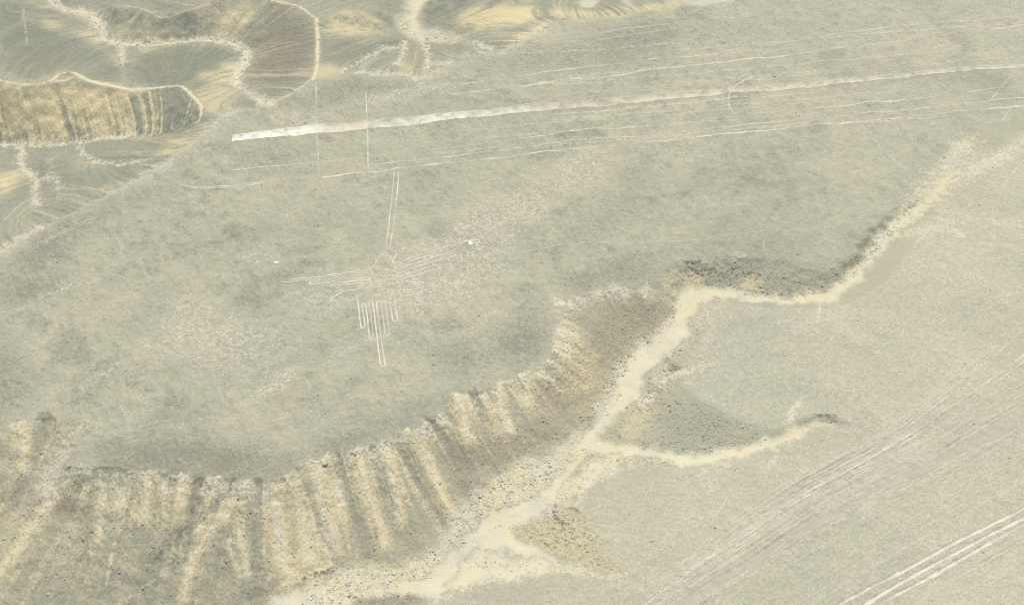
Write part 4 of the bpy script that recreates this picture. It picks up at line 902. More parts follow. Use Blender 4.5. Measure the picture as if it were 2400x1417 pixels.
STAR = [[(1248, 115), (1215, 140), (1183, 160)], [(1250, 122), (1225, 145), (1210, 165)], [(1252, 120), (1243, 145), (1237, 168)], [(1252, 118), (1262, 145), (1268, 162)], [(1255, 118), (1275, 130), (1280, 140)], [(1250, 108), (1285, 128), (1317, 148)], [(1235, 112), (1210, 130), (1195, 138)], [(1225, 102), (1270, 118), (1300, 122), (1360, 116)]]

r3 = np.random.default_rng(31)
TRACES = []
for k in range(50):                      # older, fainter passes of the same braid
    off = r3.uniform(-40, 95)
    q = A0 + np.column_stack([np.full(12, .45), np.ones(12)]) * (off * np.array([.7, .8, 1, 1, 1, 1, 1, 1.2, 1.35, 1.5, 1.6, 1.7]))[:, None] + r3.normal(0, 2.0, (12, 2))
    a = r3.integers(0, 6)
    TRACES.append((q[a:a + r3.integers(4, 8)], .42, r3.uniform(.18, .4)))
C0 = np.array([(1900, 1428), (2100, 1312), (2300, 1200), (2450, 1120)], float)
for k in range(12):
    off = r3.uniform(-120, 190)
    TRACES.append((C0 + np.array([.45, 1.0]) * off + r3.normal(0, 3, (4, 2)), .42, r3.uniform(.12, .3)))
U0 = np.array([(1000, 268), (1300, 243), (1600, 218), (1900, 193), (2200, 166), (2450, 146)], float)
for k in range(18):
    off = r3.choice([r3.uniform(-125, -12), r3.uniform(16, 110)])
    a = r3.integers(0, 3)
    q = U0 + np.array([0, 1.0]) * off + np.column_stack([np.zeros(6), r3.normal(0, 1.2, 6)]) + np.column_stack([np.zeros(6), (U0[:, 0] - 1600) * r3.normal(0, .006)])
    TRACES.append((q[a:a + r3.integers(2, 5)], .45, r3.uniform(.15, .38)))
for px, w, v in TRACES:
    stroke(pale, px, w, v * 1.5, .4, .25)
    q = chaikin(P(px), 2)
    si, sj, D = dist_line(q, 2)
    H[si, sj] += .05 * np.exp(-((D - .55) / .35) ** 2) - .05 * np.exp(-(D / .35) ** 2)
# relief of the lines: shallow troughs with raised pebble borders
for nm, lab, cat, cov, w, berm, polys in LINES:
    for px in polys:
        q = chaikin(P(px), 2)
        si, sj, D = dist_line(q, w * 2 + 1)
        c = 1 - sstep(w * .35, w * .8, D)
        bm = np.exp(-((D - w * .95) / (.30 + w * .15)) ** 2)
        H[si, sj] += -berm * .7 * c + berm * bm * (.8 + .5 * _n1[si, sj])
        MICRO[si, sj] *= 1 - .9 * c
        stony[si, sj] *= 1 - c
for part in BIRD.values():
    for px in part:
        q = chaikin(P(px), 1)
        si, sj, D = dist_line(q, 2)
        MICRO[si, sj] *= 1 - .95 * (1 - sstep(.5, 1.3, D))
        stony[si, sj] *= 1 - (1 - sstep(.3, .8, D))
        H[si, sj] += .045 * np.exp(-((D - .8) / .3) ** 2) * (D > .3)
qs = np.vstack([P(STRIP_UP), P(STRIP_LO)[::-1]])
sm = np.zeros((NY, NX), np.float32)
si, sj = win(qs[:, 0].min() - 2, qs[:, 0].max() + 2, qs[:, 1].min() - 2, qs[:, 1].max() + 2)
sm[si, sj] = inside(GX[si, sj], GY[si, sj], qs)
sm = box(sm, 2)
MICRO *= 1 - .95 * sm
stony *= 1 - .9 * sm
H -= .06 * sm
for e, h in ((STRIP_UP, .42), (STRIP_LO, .22)):
    q = P(e)
    si, sj, D = dist_line(q, 3)
    H[si, sj] += h * np.exp(-(D / .75) ** 2) * np.clip(.8 + .15 * _n1[si, sj], .2, 1.6)
H += micro * MICRO

# ------------------------------------------------------------------ node helpers
def lin(r, g, b):
    f = lambda c: (c / 255 / 12.92) if c <= 10.3 else ((c / 255 + .055) / 1.055) ** 2.4
    return (f(r), f(g), f(b))


ALB = 0.545      # sunlit reading -> reflectance


def col(r, g, b, k=1.0):
    return tuple(min(.86, c * ALB * k) for c in lin(r, g, b)) + (1,)


C_GRAVEL = col(199, 195, 166)
C_WARM = col(214, 204, 173)
C_GREEN = col(188, 186, 159)
C_DARK = col(136, 138, 121)
C_RED = col(156, 141, 115)
C_OCHRE = col(249, 230, 178)
C_SAND = col(242, 233, 200)
C_PALE = col(248, 240, 216)
C_WHITE = col(255, 255, 240, 1.06)


class NT:
    def __init__(self, name):
        self.m = bpy.data.materials.new(name)
        self.m.use_nodes = True
        self.t = self.m.node_tree
        self.b = self.t.nodes['Principled BSDF']
        self.b.inputs['Roughness'].default_value = .95
        self.b.inputs['Specular IOR Level'].default_value = .08

    def n(self, typ, **kw):
        x = self.t.nodes.new(typ)
        for k, v in kw.items():
            setattr(x, k, v)
        return x

    def put(self, sock, v):
        if hasattr(v, 'is_output'):
            self.t.links.new(v, sock)
        else:
            sock.default_value = v

    def attr(self, name):
        return self.n('ShaderNodeAttribute', attribute_name=name).outputs['Fac']

    def math(self, op, a, b=0.0, clamp=False):
        x = self.n('ShaderNodeMath', operation=op, use_clamp=clamp)
        self.put(x.inputs[0], a)
        self.put(x.inputs[1], b)
        return x.outputs[0]

    def mix(self, f, a, b, blend='MIX'):
        x = self.n('ShaderNodeMix', data_type='RGBA', blend_type=blend)
        self.put(x.inputs[0], f)
        self.put(x.inputs[6], a)
        self.put(x.inputs[7], b)
        return x.outputs[2]

    def noise(self, scale, detail=3, rough=.6):
        if not hasattr(self, 'pos'):
            self.pos = self.n('ShaderNodeNewGeometry').outputs['Position']
        x = self.n('ShaderNodeTexNoise')
        self.t.links.new(self.pos, x.inputs['Vector'])
        x.inputs['Scale'].default_value = scale
        x.inputs['Detail'].default_value = detail
        x.inputs['Roughness'].default_value = rough
        return x.outputs['Fac']

    def ramp(self, v, a, b, lo=0.0, hi=1.0):
        x = self.n('ShaderNodeMapRange', interpolation_type='SMOOTHSTEP')
        self.put(x.inputs[0], v)
        for i, q in enumerate((a, b, lo, hi)):
            x.inputs[i + 1].default_value = q
        return x.outputs[0]

    def bump(self, h, strength, dist):
        x = self.n('ShaderNodeBump')
        x.inputs['Strength'].default_value = strength
        x.inputs['Distance'].default_value = dist
        self.put(x.inputs['Height'], h)
        self.t.links.new(x.outputs[0], self.b.inputs['Normal'])


def ground_material():
    g = NT('desert_gravel')
    broad = g.noise(.018, 4, .6)
    mid = g.noise(.11, 4, .62)
    fine = g.noise(.9, 4, .7)
    grit = g.noise(2.6, 3, .75)
    c = g.mix(g.ramp(broad, .40, .62), C_GREEN, C_GRAVEL)
    c = g.mix(g.ramp(mid, .47, .72, 0, .38), c, C_WARM)
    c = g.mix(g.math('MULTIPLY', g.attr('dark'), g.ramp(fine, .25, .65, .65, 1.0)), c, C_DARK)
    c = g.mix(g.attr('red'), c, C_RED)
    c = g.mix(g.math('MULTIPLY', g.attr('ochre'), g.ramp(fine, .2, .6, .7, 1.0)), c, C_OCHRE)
    sd = g.mix(g.ramp(mid, .42, .66), C_SAND, col(229, 222, 199))
    sd = g.mix(g.ramp(g.noise(.07, 4, .6), .5, .68, 0, .8), sd, col(244, 229, 184))
    c = g.mix(g.math('MULTIPLY', g.attr('sand'), g.ramp(fine, .2, .5, .85, 1.0)), c, sd)
    c = g.mix(g.math('MULTIPLY', g.attr('pale'), g.ramp(fine, .25, .6, .6, 1.0)), c, C_PALE)
    # pebbles: dark and light grains, fewer on clean sand
    grain = g.math('MULTIPLY', g.attr('grainy'), g.math('SUBTRACT', 1.0, g.math('MULTIPLY', g.attr('sand'), .75)))
    d = g.math('MULTIPLY', g.ramp(grit, .55, .72, 0, .62), grain)
    c = g.mix(d, c, tuple(x * .6 for x in C_DARK[:3]) + (1,))
    l = g.math('MULTIPLY', g.ramp(grit, .44, .30, 0, .65), grain)
    c = g.mix(l, c, C_PALE)
    c = g.mix(g.math('MULTIPLY', g.ramp(fine, .35, .7, 0, .14), grain), c, tuple(x * .8 for x in C_DARK[:3]) + (1,))
    g.put(g.b.inputs['Base Color'], c)
    g.bump(g.math('ADD', g.math('MULTIPLY', grit, .5), fine), .6, .35)
    return g.m


def line_material(name, base):
    """cleared ground: gravel raked aside down to pale silt, with soft pebbly margins"""
    g = NT(name)
    n1 = g.noise(.25, 3, .6)
    n2 = g.noise(1.8, 3, .7)
    c = g.mix(g.ramp(n1, .4, .7, 0, .45), base, C_WARM)
    c = g.mix(g.ramp(n2, .55, .8, 0, .35), c, C_GRAVEL)
    c = g.mix(g.attr('bright'), c, C_WHITE)
    g.put(g.b.inputs['Base Color'], c)
    cover = g.math('MULTIPLY', g.attr('cover'), g.ramp(n2, .25, .65, 1.12, .78))
    cover = g.math('MULTIPLY', cover, g.ramp(n1, .3, .7, 1.1, .88), True)
    tr = g.n('ShaderNodeBsdfTransparent')
    ms = g.n('ShaderNodeMixShader')
    g.put(ms.inputs[0], cover)
    g.t.links.new(tr.outputs[0], ms.inputs[1])
    g.t.links.new(g.b.outputs[0], ms.inputs[2])
    g.t.links.new(ms.outputs[0], g.t.nodes['Material Output'].inputs['Surface'])
    g.bump(n2, .3, .15)
    return g.m


def stone_material():
    g = NT('weathered_stone')
    n = g.noise(3.0, 3, .6)
    c = g.mix(g.attr('tone'), col(176, 170, 150), col(242, 235, 208))
    c = g.mix(g.ramp(n, .4, .7, 0, .5), c, col(186, 176, 152))
    g.put(g.b.inputs['Base Color'], c)
    g.bump(n, .5, .1)
    return g.m


M_GROUND = ground_material()
M_LINE = line_material('raked_clear_ground', col(237, 229, 202))
M_STONE = stone_material()

# ------------------------------------------------------------------ ground mesh: one rectilinear sheet, dense where it is seen, widening to the horizon
def spread(n, first, growth):
    s = first * growth ** np.arange(n)
    return np.cumsum(s)


sp_ = spread(34, .6, 1.27)
XS = np.concatenate([X0 - sp_[::-1], xs, X1 + sp_])
YS = np.concatenate([Y0 - sp_[::-1], ys, Y1 + sp_])
NP = len(sp_)


def pad(A):
    return np.pad(A, NP, mode='edge')


HF = pad(H)
WX, WY = np.meshgrid(XS, YS)
outx = np.maximum(np.maximum(X0 - WX, WX - X1), np.maximum(Y0 - WY, WY - Y1)).clip(0)
hillw = np.sin(WX / 61.0 + 1.3 * np.sin(WY / 83.0)) * np.cos(WY / 57.0 + np.sin(WX / 97.0))
HF = HF + (sstep(0, 60, outx) * hillw * 3.0).astype(np.float32)
NXF, NYF = len(XS), len(YS)
co = np.stack([WX, WY, HF], -1).reshape(-1, 3).astype(np.float32)
# vertex normals of the whole sheet, so that pieces meet without a seam
dzy = np.gradient(HF, YS, axis=0)
dzx = np.gradient(HF, XS, axis=1)
nor = np.stack([-dzx, -dzy, np.ones_like(dzx)], -1)
nor /= np.linalg.norm(nor, axis=-1, keepdims=True)
nor = nor.reshape(-1, 3).astype(np.float32)
ii, jj = np.meshgrid(np.arange(NYF - 1), np.arange(NXF - 1), indexing='ij')
base_i = (ii * NXF + jj).ravel()
quads = np.stack([base_i, base_i + 1, base_i + NXF + 1, base_i + NXF], 1)
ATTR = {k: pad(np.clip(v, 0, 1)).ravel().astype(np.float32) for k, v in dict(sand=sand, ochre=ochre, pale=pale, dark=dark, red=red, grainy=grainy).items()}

wash_only = np.zeros((NY, NX), np.float32)
area(wash_only, WASH, 1.0, .6, .9)
region = np.zeros((NYF, NXF), np.int8)
reg = np.zeros((NY, NX), np.int8)
reg[HILL > .5] = 2
reg[cliff > .5] = 3
reg[wash_only > .5] = 1
region[NP:-NP, NP:-NP] = reg
qreg = region[:-1, :-1].ravel()


def mesh_np(name, v, faces_idx, mat, k):
    """mesh from vertex array and an (n, k) index array"""
    me = bpy.data.meshes.new(name)
    me.vertices.add(len(v))
    me.vertices.foreach_set('co', np.ascontiguousarray(v, np.float32).ravel())
    n = len(faces_idx)
    me.loops.add(n * k)
    me.loops.foreach_set('vertex_index', np.ascontiguousarray(faces_idx, np.int32).ravel())
    me.polygons.add(n)
    me.polygons.foreach_set('loop_start', np.arange(0, n * k, k, dtype=np.int32))
    me.polygons.foreach_set('loop_total', np.full(n, k, np.int32))
    me.update(calc_edges=True)
    me.materials.append(mat)
    return me


def link(name, me, parent=None):
    o = bpy.data.objects.new(name, me)
    scene.collection.objects.link(o)
    if parent is not None:
        o.parent = parent
    return o


for rid, nm in ((0, 'desert_ground'), (1, 'dry_riverbed'), (2, 'hills'), (3, 'canyon_slope')):
    f = quads[qreg == rid]
    used = np.unique(f)
    remap = np.zeros(len(co), np.int32)
    remap[used] = np.arange(len(used))
    me = mesh_np(nm, co[used], remap[f], M_GROUND, 4)
    me.shade_smooth()
    me.normals_split_custom_set_from_vertices(nor[used])
    for k, v in ATTR.items():
        a = me.attributes.new(k, 'FLOAT', 'POINT')
        a.data.foreach_set('value', np.ascontiguousarray(v[used]))
    o = link(nm, me)
    o['kind'] = 'structure'

# ------------------------------------------------------------------ lines as thin sheets of raked ground
def HH(x, y):
    return hz(np.asarray(x), np.asarray(y), H)


def tag(o, label, cat, group=None):
    o['label'] = label
    o['category'] = cat
    if group:
        o['group'] = group
    return o


def ribbon_mesh(name, polys, w, cover, bright=0.0, lift=.03, ragged=.16, origin=(0, 0, 0), seed=0, fade=(.15, .95, 1, .95, .15)):
    V, F, CV, BR = [], [], [], []
    r = np.random.default_rng(seed)
    prof = np.array([-1, -.55, 0, .55, 1])
    fade = np.array(fade)
    nb = 0
    for px in polys:
        q = resample(chaikin(P(px), 3), .35)
        n = len(q)
        t = np.gradient(q, axis=0)
        t /= np.linalg.norm(t, axis=1, keepdims=True) + 1e-9
        nn = np.column_stack([-t[:, 1], t[:, 0]])
        j = r.normal(0, 1, n + 8)
        j = np.convolve(j, np.ones(9) / 9, 'valid')[:n] * 3
        hw = w * .62 * (1 + ragged * j)
        c = q + nn * (w * .05 * np.convolve(r.normal(0, 1, n + 14), np.ones(15) / 15, 'valid')[:n] * 3)[:, None]
        X = c[:, 0:1] + nn[:, 0:1] * hw[:, None] * prof[None]
        Y = c[:, 1:2] + nn[:, 1:2] * hw[:, None] * prof[None]
        # rest on the highest ground under each cross strip
        Z = HH(X, Y)
        Z = np.maximum(Z, np.maximum(np.roll(Z, 1, 1), 0 * Z - 99) - .05) + lift
        V.append(np.stack([X, Y, Z], -1).reshape(-1, 3))
        k = len(prof)
        a, b = np.meshgrid(np.arange(n - 1), np.arange(k - 1), indexing='ij')
        i0 = (a * k + b).ravel() + nb
        F.append(np.stack([i0, i0 + k, i0 + k + 1, i0 + 1], 1))
        wv = np.convolve(r.normal(0, 1, n + 30), np.ones(31) / 31, 'valid')[:n] * 5.5
        cv = cover * (1 + .22 * np.clip(wv, -1.5, 1.5))
        ends = np.minimum(np.arange(n), np.arange(n)[::-1]) / 10.0
        cv = cv * np.clip(ends + .4, 0, 1)
        CV.append((cv[:, None] * fade[None]).ravel())
        BR.append(np.full(n * k, bright))
        nb += n * k
    v = np.vstack(V) - np.asarray(origin)
    me = mesh_np(name, v, np.vstack(F), M_LINE, 4)
    me.shade_smooth()
    for nm_, arr in (('cover', np.concatenate(CV)), ('bright', np.concatenate(BR))):
        me.attributes.new(nm_, 'FLOAT', 'POINT').data.foreach_set('value', arr.astype(np.float32))
    return me


# the bird: one figure, its limbs as parts
bo = P([(890, 650)])[0]
bloc = (bo[0], bo[1], float(HH(bo[0:1], bo[1:2])[0]))
bird = bpy.data.objects.new('hummingbird_drawing', None)
scene.collection.objects.link(bird)
bird.location = bloc
tag(bird, 'giant bird outline in pale lines on gravel, long beak, fanned wings and tail', 'ground drawing')
for k, (part, polys) in enumerate(BIRD.items()):
    nm = part.replace('_right', '')
    link(nm, ribbon_mesh(nm, polys, .40, .95, .3, .07, .08, bloc, 100 + k, (.5, 1, 1, 1, .5)), bird)

for k, (nm, lab, cat, cov, w, berm, polys) in enumerate(LINES):
    me = ribbon_mesh(nm, polys, w, cov * 1.35, .3 if cat == VT else .12, .045, .2, (0, 0, 0), 200 + k)
    grp = {'vehicle_track': 'wheel tracks on the gravel', 'straight_line': 'long straight lines on the gravel', 'wheel_rut': 'wheel ruts of the triple track'}.get(nm)
    tag(link(nm, me), lab, cat, grp)
tag(link('ray_figure', ribbon_mesh('ray_figure', STAR, .6, .38, 0, .03, .2, (0, 0, 0), 90)), 'faint fan of thin rays on the gravel near the top centre rim', 'ground drawing')


def strip_mesh():
    up = resample(P(STRIP_UP), .5)
    t = np.linspace(0, 1, len(up))
    lo = resample(P(STRIP_LO), .5)
    lo = np.stack([np.interp(t, np.linspace(0, 1, len(lo)), lo[:, k]) for k in range(2)], 1)
    k = 15
    s = np.linspace(-.04, 1.04, k)
    r = np.random.default_rng(3)
    jag = np.convolve(r.normal(0, 1, len(up) + 6), np.ones(7) / 7, 'valid')[:len(up)]
    X = up[:, 0:1] * (1 - s) + lo[:, 0:1] * s
    Y = up[:, 1:2] * (1 - s) + lo[:, 1:2] * s + (jag * .03)[:, None] * np.abs(2 * s - 1)[None]
    Z = HH(X, Y) + .09
    a, b = np.meshgrid(np.arange(len(up) - 1), np.arange(k - 1), indexing='ij')
    i0 = (a * k + b).ravel()
    me = mesh_np('cleared_strip', np.stack([X, Y, Z], -1).reshape(-1, 3), np.stack([i0, i0 + k, i0 + k + 1, i0 + 1], 1), M_LINE, 4)
    me.shade_smooth()
    # whiter toward the worn left end, patchy beyond, in the survey's order
    d = ray  # noqa
    un = np.interp(np.arange(len(up)), np.linspace(0, len(up) - 1, len(STRIP_UP)), np.arange(len(STRIP_UP)))
    # position along the strip measured in traced x
    pu = P(STRIP_UP)
    sx = np.interp(up[:, 0], pu[:, 0], np.array(STRIP_UP)[:, 0])
    cov = np.interp(sx, [540, 600, 860, 870, 1090, 1240, 1250, 1430, 1470, 1800, 2200, 2400], [1.3, 1.3, 1.15, .85, 1.15, 1.05, .95, .95, 1.0, 1.0, 1.0, .95])
    br = np.interp(sx, [540, 560, 700, 740, 770, 865, 880, 1000, 1085, 1100, 1240, 1250], [.95, .95, .85, .6, .0, .0, .6, .55, .6, .2, .25, .0])
    cross = 1 - sstep(.93, 1.06, np.abs(2 * s - 1))
    patch = 1 - .3 * sstep(.2, 1.2, np.convolve(r.normal(0, 1, len(up) + 40), np.ones(41) / 41, 'valid')[:len(up)] * 6)
    pn = sample_grid(_n6, X, Y, X0, Y0, DX)
    C = cov[:, None] * cross[None] * (1 - .25 * sstep(.3, 1.6, pn))
    C = np.where((sx > 1240)[:, None] & (sx < 1450)[:, None], C * patch[:, None], C)
    B = br[:, None] * (1 - .7 * sstep(-.2, 1.2, sample_grid(_n1, X, Y, X0, Y0, DX)))
    me.attributes.new('cover', 'FLOAT', 'POINT').data.foreach_set('value', C.ravel().astype(np.float32))
    me.attributes.new('bright', 'FLOAT', 'POINT').data.foreach_set('value', np.ascontiguousarray(B).ravel().astype(np.float32))
    return me


tag(link('cleared_strip', strip_mesh()), 'broad straight cleared strip, white at its left end, running across the top of the plateau', 'ground strip')


def blob_mesh(name, px, seed):
    q = chaikin(P(px), 3, True)
    c = q.mean(0)
    rings = np.linspace(0, 1, 6)
    V, CV = [], []
    r = np.random.default_rng(seed)
    ph = r.uniform(0, 6.28, 4)
    ang = np.arctan2(q[:, 1] - c[1], q[:, 0] - c[0])
    wob = 1 + .10 * np.sin(5 * ang + ph[0]) + .08 * np.sin(9 * ang + ph[1]) + .05 * np.sin(17 * ang + ph[2])
    for f in rings:
        p = c + (q - c) * (f * wob)[:, None] * 1.15
        z = HH(p[:, 0], p[:, 1]) + .05 + .25 * (1 - f * f)
        V.append(np.column_stack([p, z]))
        CV.append(np.full(len(q), 1.25 * (1 - sstep(.6, 1.0, f))))
    n = len(q)
    a, b = np.meshgrid(np.arange(len(rings) - 1), np.arange(n), indexing='ij')
    i0 = (a * n + b).ravel()
    i1 = (a * n + (b + 1) % n).ravel()
    me = mesh_np(name, np.vstack(V), np.stack([i0, i0 + n, i1 + n, i1], 1), M_LINE, 4)
    me.shade_smooth()
    me.attributes.new('cover', 'FLOAT', 'POINT').data.foreach_set('value', np.concatenate(CV).astype(np.float32))
    me.attributes.new('bright', 'FLOAT', 'POINT').data.foreach_set('value', np.ones(len(V) * n, np.float32))
    return me


tag(link('soil_heap', blob_mesh('soil_heap', [(1096, 573), (1099, 567), (1106, 567), (1110, 571), (1106, 576), (1100, 577)], 1)), 'small white heap of soil at the tip of the bird\'s long right wing', 'soil heap')
tag(link('soil_heap', blob_mesh('soil_heap', [(640, 616), (644, 612), (651, 613), (656, 615), (652, 618), (644, 619)], 2)), 'small white soil patch left of the bird, above its left wing tip', 'soil heap')

# ------------------------------------------------------------------ stones
def ico(sub):
    import bmesh
    bm = bmesh.new()
    bmesh.ops.create_icosphere(bm, subdivisions=sub, radius=1.0)
    v = np.array([x.co[:] for x in bm.verts])
    f = np.array([[x.index for x in q.verts] for q in bm.faces])
    bm.free()
    return v, f


def stone_shape(sub, r):
    v, f = ico(sub)
    v = v.copy()
    for _ in range(5):                        # knock flat facets off
        d = r.normal(0, 1, 3)
        d /= np.linalg.norm(d)
        h = r.uniform(.55, .85)
        s = v @ d
        v -= np.clip(s - h, 0, None)[:, None] * d
    v *= r.uniform(.75, 1.25, 3) * np.array([1, 1, .5])
    v += r.normal(0, .04, v.shape)
    return v, f


rs = np.random.default_rng(77)
SHAPES = [stone_shape(1, rs) for _ in range(10)]
BIGSHAPES = [stone_shape(3, rs) for _ in range(8)]


def pick(density, n, r, margin=3):
    """n places drawn with the given density over the seen ground"""
    d = np.clip(density, 0, None).ravel().astype(np.float64)
    cdf = np.cumsum(d)
    idx = np.searchsorted(cdf, r.random(n) * cdf[-1])
    i, j = np.divmod(idx, NX)
    return X0 + (j + r.random(n) - .5) * DX, Y0 + (i + r.random(n) - .5) * DX


stony = np.clip(stony, 0, 1)
clump = sstep(-.6, 1.4, _n1 + .5 * _n6)
n_st = 34000
sx_, sy_ = pick(stony ** 1.3 * (.06 + clump ** 2), n_st, rs)
dens = hz(sx_, sy_, stony)
size = np.exp(rs.normal(math.log(.155), .5, n_st)) * (.75 + .6 * dens)
size = np.clip(size * .72, .06, .55)
ground_tone = np.clip(.42 + .40 * sand + .22 * ochre + .25 * pale - .30 * dark, 0, 1)
SV, SF, ST = [], [], []
nb = 0
sh = rs.integers(0, len(SHAPES), n_st)
for k, (v, f) in enumerate(SHAPES):
    m = np.where(sh == k)[0]
    a = rs.uniform(0, 6.283, len(m))
    ca, sa = np.cos(a), np.sin(a)
    s = size[m][:, None]
    stx = rs.uniform(.8, 1.5, len(m))[:, None]
    x = (v[None, :, 0] * ca[:, None] * stx - v[None, :, 1] * sa[:, None]) * s + sx_[m][:, None]
    y = (v[None, :, 0] * sa[:, None] * stx + v[None, :, 1] * ca[:, None]) * s + sy_[m][:, None]
    z = v[None, :, 2] * s + (HH(sx_[m], sy_[m]) + size[m] * .12)[:, None]
    SV.append(np.stack([x, y, z], -1).reshape(-1, 3))
    SF.append((f[None] + (np.arange(len(m)) * len(v))[:, None, None]).reshape(-1, 3) + nb)
    ST.append(np.repeat(np.clip(hz(sx_[m], sy_[m], ground_tone) + rs.normal(0, .22, len(m)), 0, 1), len(v)))
    nb += len(m) * len(v)
me = mesh_np('stones', np.vstack(SV), np.vstack(SF), M_STONE, 3)
me.attributes.new('tone', 'FLOAT', 'POINT').data.foreach_set('value', np.concatenate(ST).astype(np.float32))
o = link('stones', me)
o['kind'] = 'stuff'
o['label'] = 'countless small stones strewn along the wash, slopes and terrace'
o['category'] = 'stones'

# single boulders
big_me = []
for t in range(4):
    for k, (v, f) in enumerate(BIGSHAPES):
        me = mesh_np('boulder', v, f, M_STONE, 3)
        me.attributes.new('tone', 'FLOAT', 'POINT').data.foreach_set('value', np.full(len(v), .15 + .22 * t + rs.normal(0, .05), np.float32))
        big_me.append(me)


def boulder(x, y, s, label, group=None, r=rs, k=None, flat=1.0):
    s = s * .66
    t = int(np.clip(round((float(hz(np.array([x]), np.array([y]), ground_tone)[0]) + r.normal(0, .15) - .15) / .22), 0, 3))
    k = t * len(BIGSHAPES) + int(r.integers(0, len(BIGSHAPES)))
    o = link('boulder', big_me[k])
    o.location = (x, y, float(HH(np.array([x]), np.array([y]))[0]) + s * .14 * flat)
    o.rotation_euler = (r.normal(0, .15), r.normal(0, .15), r.uniform(0, 6.28))
    o.scale = (s * r.uniform(.9, 1.3), s * r.uniform(.8, 1.1), s * r.uniform(.8, 1.1) * flat)
    return tag(o, label, 'boulder', group)


NAMED = [
    ((1151, 1150), 1.0, 'rounded pale boulder on the sandy belt under the cliff foot, topmost of the biggest ones'), ((1118, 1158), .7, 'grey boulder at the left end of the pair beside the cliff foot'), ((1126, 1163), 1.1, 'largest flat grey boulder beside the cliff foot above the wash'),
    ((1121, 1171), .6, 'dark grey boulder just below the flat grey one by the cliff foot'), ((1102, 1193), .8, 'white boulder at the cliff foot left of the stony belt'), ((96, 1057), .8, 'lone dark boulder in the gravel chute at the far left'), ((762, 1089), 1.2, 'big grey block just below the plateau rim, left of the pale cliff caps'),
    ((1329, 873), .7, 'elongated pale boulder on the orange slope below the plateau rim'), ((1358, 848), .6, 'dark slab leaning on the orange slope right of the pale cliff patch'), ((1300, 836), .8, 'dark block at the lower edge of the pale cliff patch'), ((1578, 742), .7, 'boulder lying alone on clean sand at the wash bend'), ((1576, 734), .45, 'small boulder on the sand just above the lone one at the wash bend'),
    ((1554, 769), .45, 'dark round boulder standing in the sand below the wash bend'), ((1570, 764), .5, 'brown boulder in open sand right of the dark round one'), ((1459, 769), .6, 'dark boulder with deep shadow on the brown slope left of the wash'), ((1434, 782), .55, 'dark boulder low on the brown slope beside a paler one'), ((1401, 706), .6, 'dark boulder high on the brown slope just under the rim'),
    ((1440, 792), .7, 'pale boulder low on the brown slope left of the wash'), ((1455, 925), .75, 'wedge shaped boulder at the left edge of the sand where the wash narrows'), ((1447, 930), .55, 'smaller boulder beside the wedge shaped one at the narrowing wash'), ((1912, 686), .7, 'dark boulder on the outer curve of the wash under the grey bank'), ((1905, 687), .6, 'boulder next to the dark one on the outer curve of the wash'),
    ((1930, 684), .6, 'boulder at the right end of the row on the outer curve of the wash'), ((844, 1152), .5, 'small white stone shining on the talus below the pink cliff cap'), ((883, 1255), .45, 'white stone low on the talus above the boulder belt'), ((1793, 1029), .6, 'dark boulder on the upper edge of the side channel'), ((1750, 1041), .55, 'round boulder in the sand at the foot of the side channel\'s bank'),
    ((1318, 1213), .7, 'dark rock on the outcrop of the lower right bank'), ((1389, 1249), .6, 'dark boulder on the lower right bank, right of the outcrop'), ((1320, 1320), .5, 'boulder beside the thin tongue of sand at the bottom'), ((893, 1334), .6, 'boulder on the sandy foot of the talus near the bottom edge'), ((913, 1361), .55, 'boulder by the left edge of the lowest sand, near the bottom'),
    ((1100, 1372), .5, 'boulder at the terrace rim near the bottom'), ((2010, 752), .5, 'small pale heap of stones on the terrace below the wash bend'), ((932, 528), .35, 'tiny dark stone right of the bird\'s beak'),
]
rb = np.random.default_rng(9)
nk = 0
for (u, v), s, lab in NAMED:
    q = P([(u, v)])[0]
    boulder(q[0], q[1], s, lab, None, rb)
    nk += 1
zone = {}
m = np.zeros((NY, NX), np.float32)
area(m, BOULDER_BELT, 1, 1, .6)
zone['belt'] = (m * (.2 + clump), 95, 'rounded stone among many alike in the bouldery sand at the cliff foot', 'boulders in the sandy belt at the cliff foot', .5)
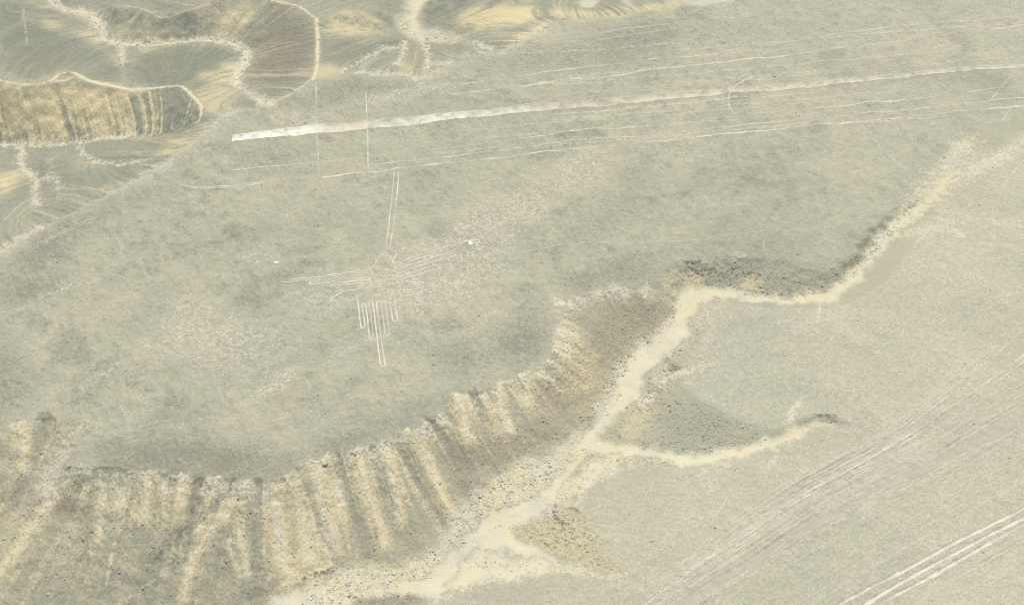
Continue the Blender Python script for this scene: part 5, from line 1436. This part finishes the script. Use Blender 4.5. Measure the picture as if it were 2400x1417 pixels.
zone['brown'] = (cliff * np.maximum(0, sstep(0, 1, stony)) * (1 - m) * (GX > -60) * (1 + 2 * sstep(.5, 1, stony)), 55, 'stone among many alike on the talus below the plateau rim', 'boulders on the talus below the rim', .42)
m2 = np.zeros((NY, NX), np.float32)
area(m2, BANK_A, 1, 1, .6)
zone['bank'] = (m2 * (.3 + clump), 34, 'stone among many alike on the rough bank below the terrace at the bottom', 'boulders on the rough lower bank', .42)
m3 = np.zeros((NY, NX), np.float32)
area(m3, BANK_C, 1, 1, .6)
zone['grey'] = (m3 * (.3 + clump), 40, 'stone among many alike on the grey bank outside the wash bend', 'boulders on the grey bank by the wash bend', .42)
m4 = np.zeros((NY, NX), np.float32)
area(m4, BANK_B, 1, 1, .6)
zone['fork'] = (m4 * (.3 + clump), 26, 'stone among many alike on the dark bank between wash and side channel', 'boulders between wash and side channel', .4)
for key, (dn, n, lab, grp, s0) in zone.items():
    x, y = pick(dn, n, rb)
    for a, b in zip(x, y):
        boulder(a, b, s0 * math.exp(rb.normal(0, .25)), lab, grp, rb)

# ------------------------------------------------------------------ thin desert haze over everything
HAZE = 0.00017
if HAZE:
    hx, hy0, hy1, hz0, hz1 = 9000.0, -9000.0, 9500.0, float(HF.min()) - 1.0, CAM_H + 6.0
    hv = np.array([(x, y, z) for z in (hz0, hz1) for (x, y) in ((-hx, hy0), (hx, hy0), (hx, hy1), (-hx, hy1))], float)
    hf = np.array([(0, 3, 2, 1), (4, 5, 6, 7), (0, 1, 5, 4), (1, 2, 6, 5), (2, 3, 7, 6), (3, 0, 4, 7)])
    hm = bpy.data.materials.new('haze')
    hm.use_nodes = True
    ht = hm.node_tree
    ht.nodes.remove(ht.nodes['Principled BSDF'])
    pv = ht.nodes.new('ShaderNodeVolumePrincipled')
    pv.inputs['Color'].default_value = (.84, .90, .88, 1)
    pv.inputs['Density'].default_value = HAZE
    pv.inputs['Anisotropy'].default_value = .2
    ht.links.new(pv.outputs[0], ht.nodes['Material Output'].inputs['Volume'])
    o = link('haze', mesh_np('haze', hv, hf, hm, 4))
    o['kind'] = 'stuff'
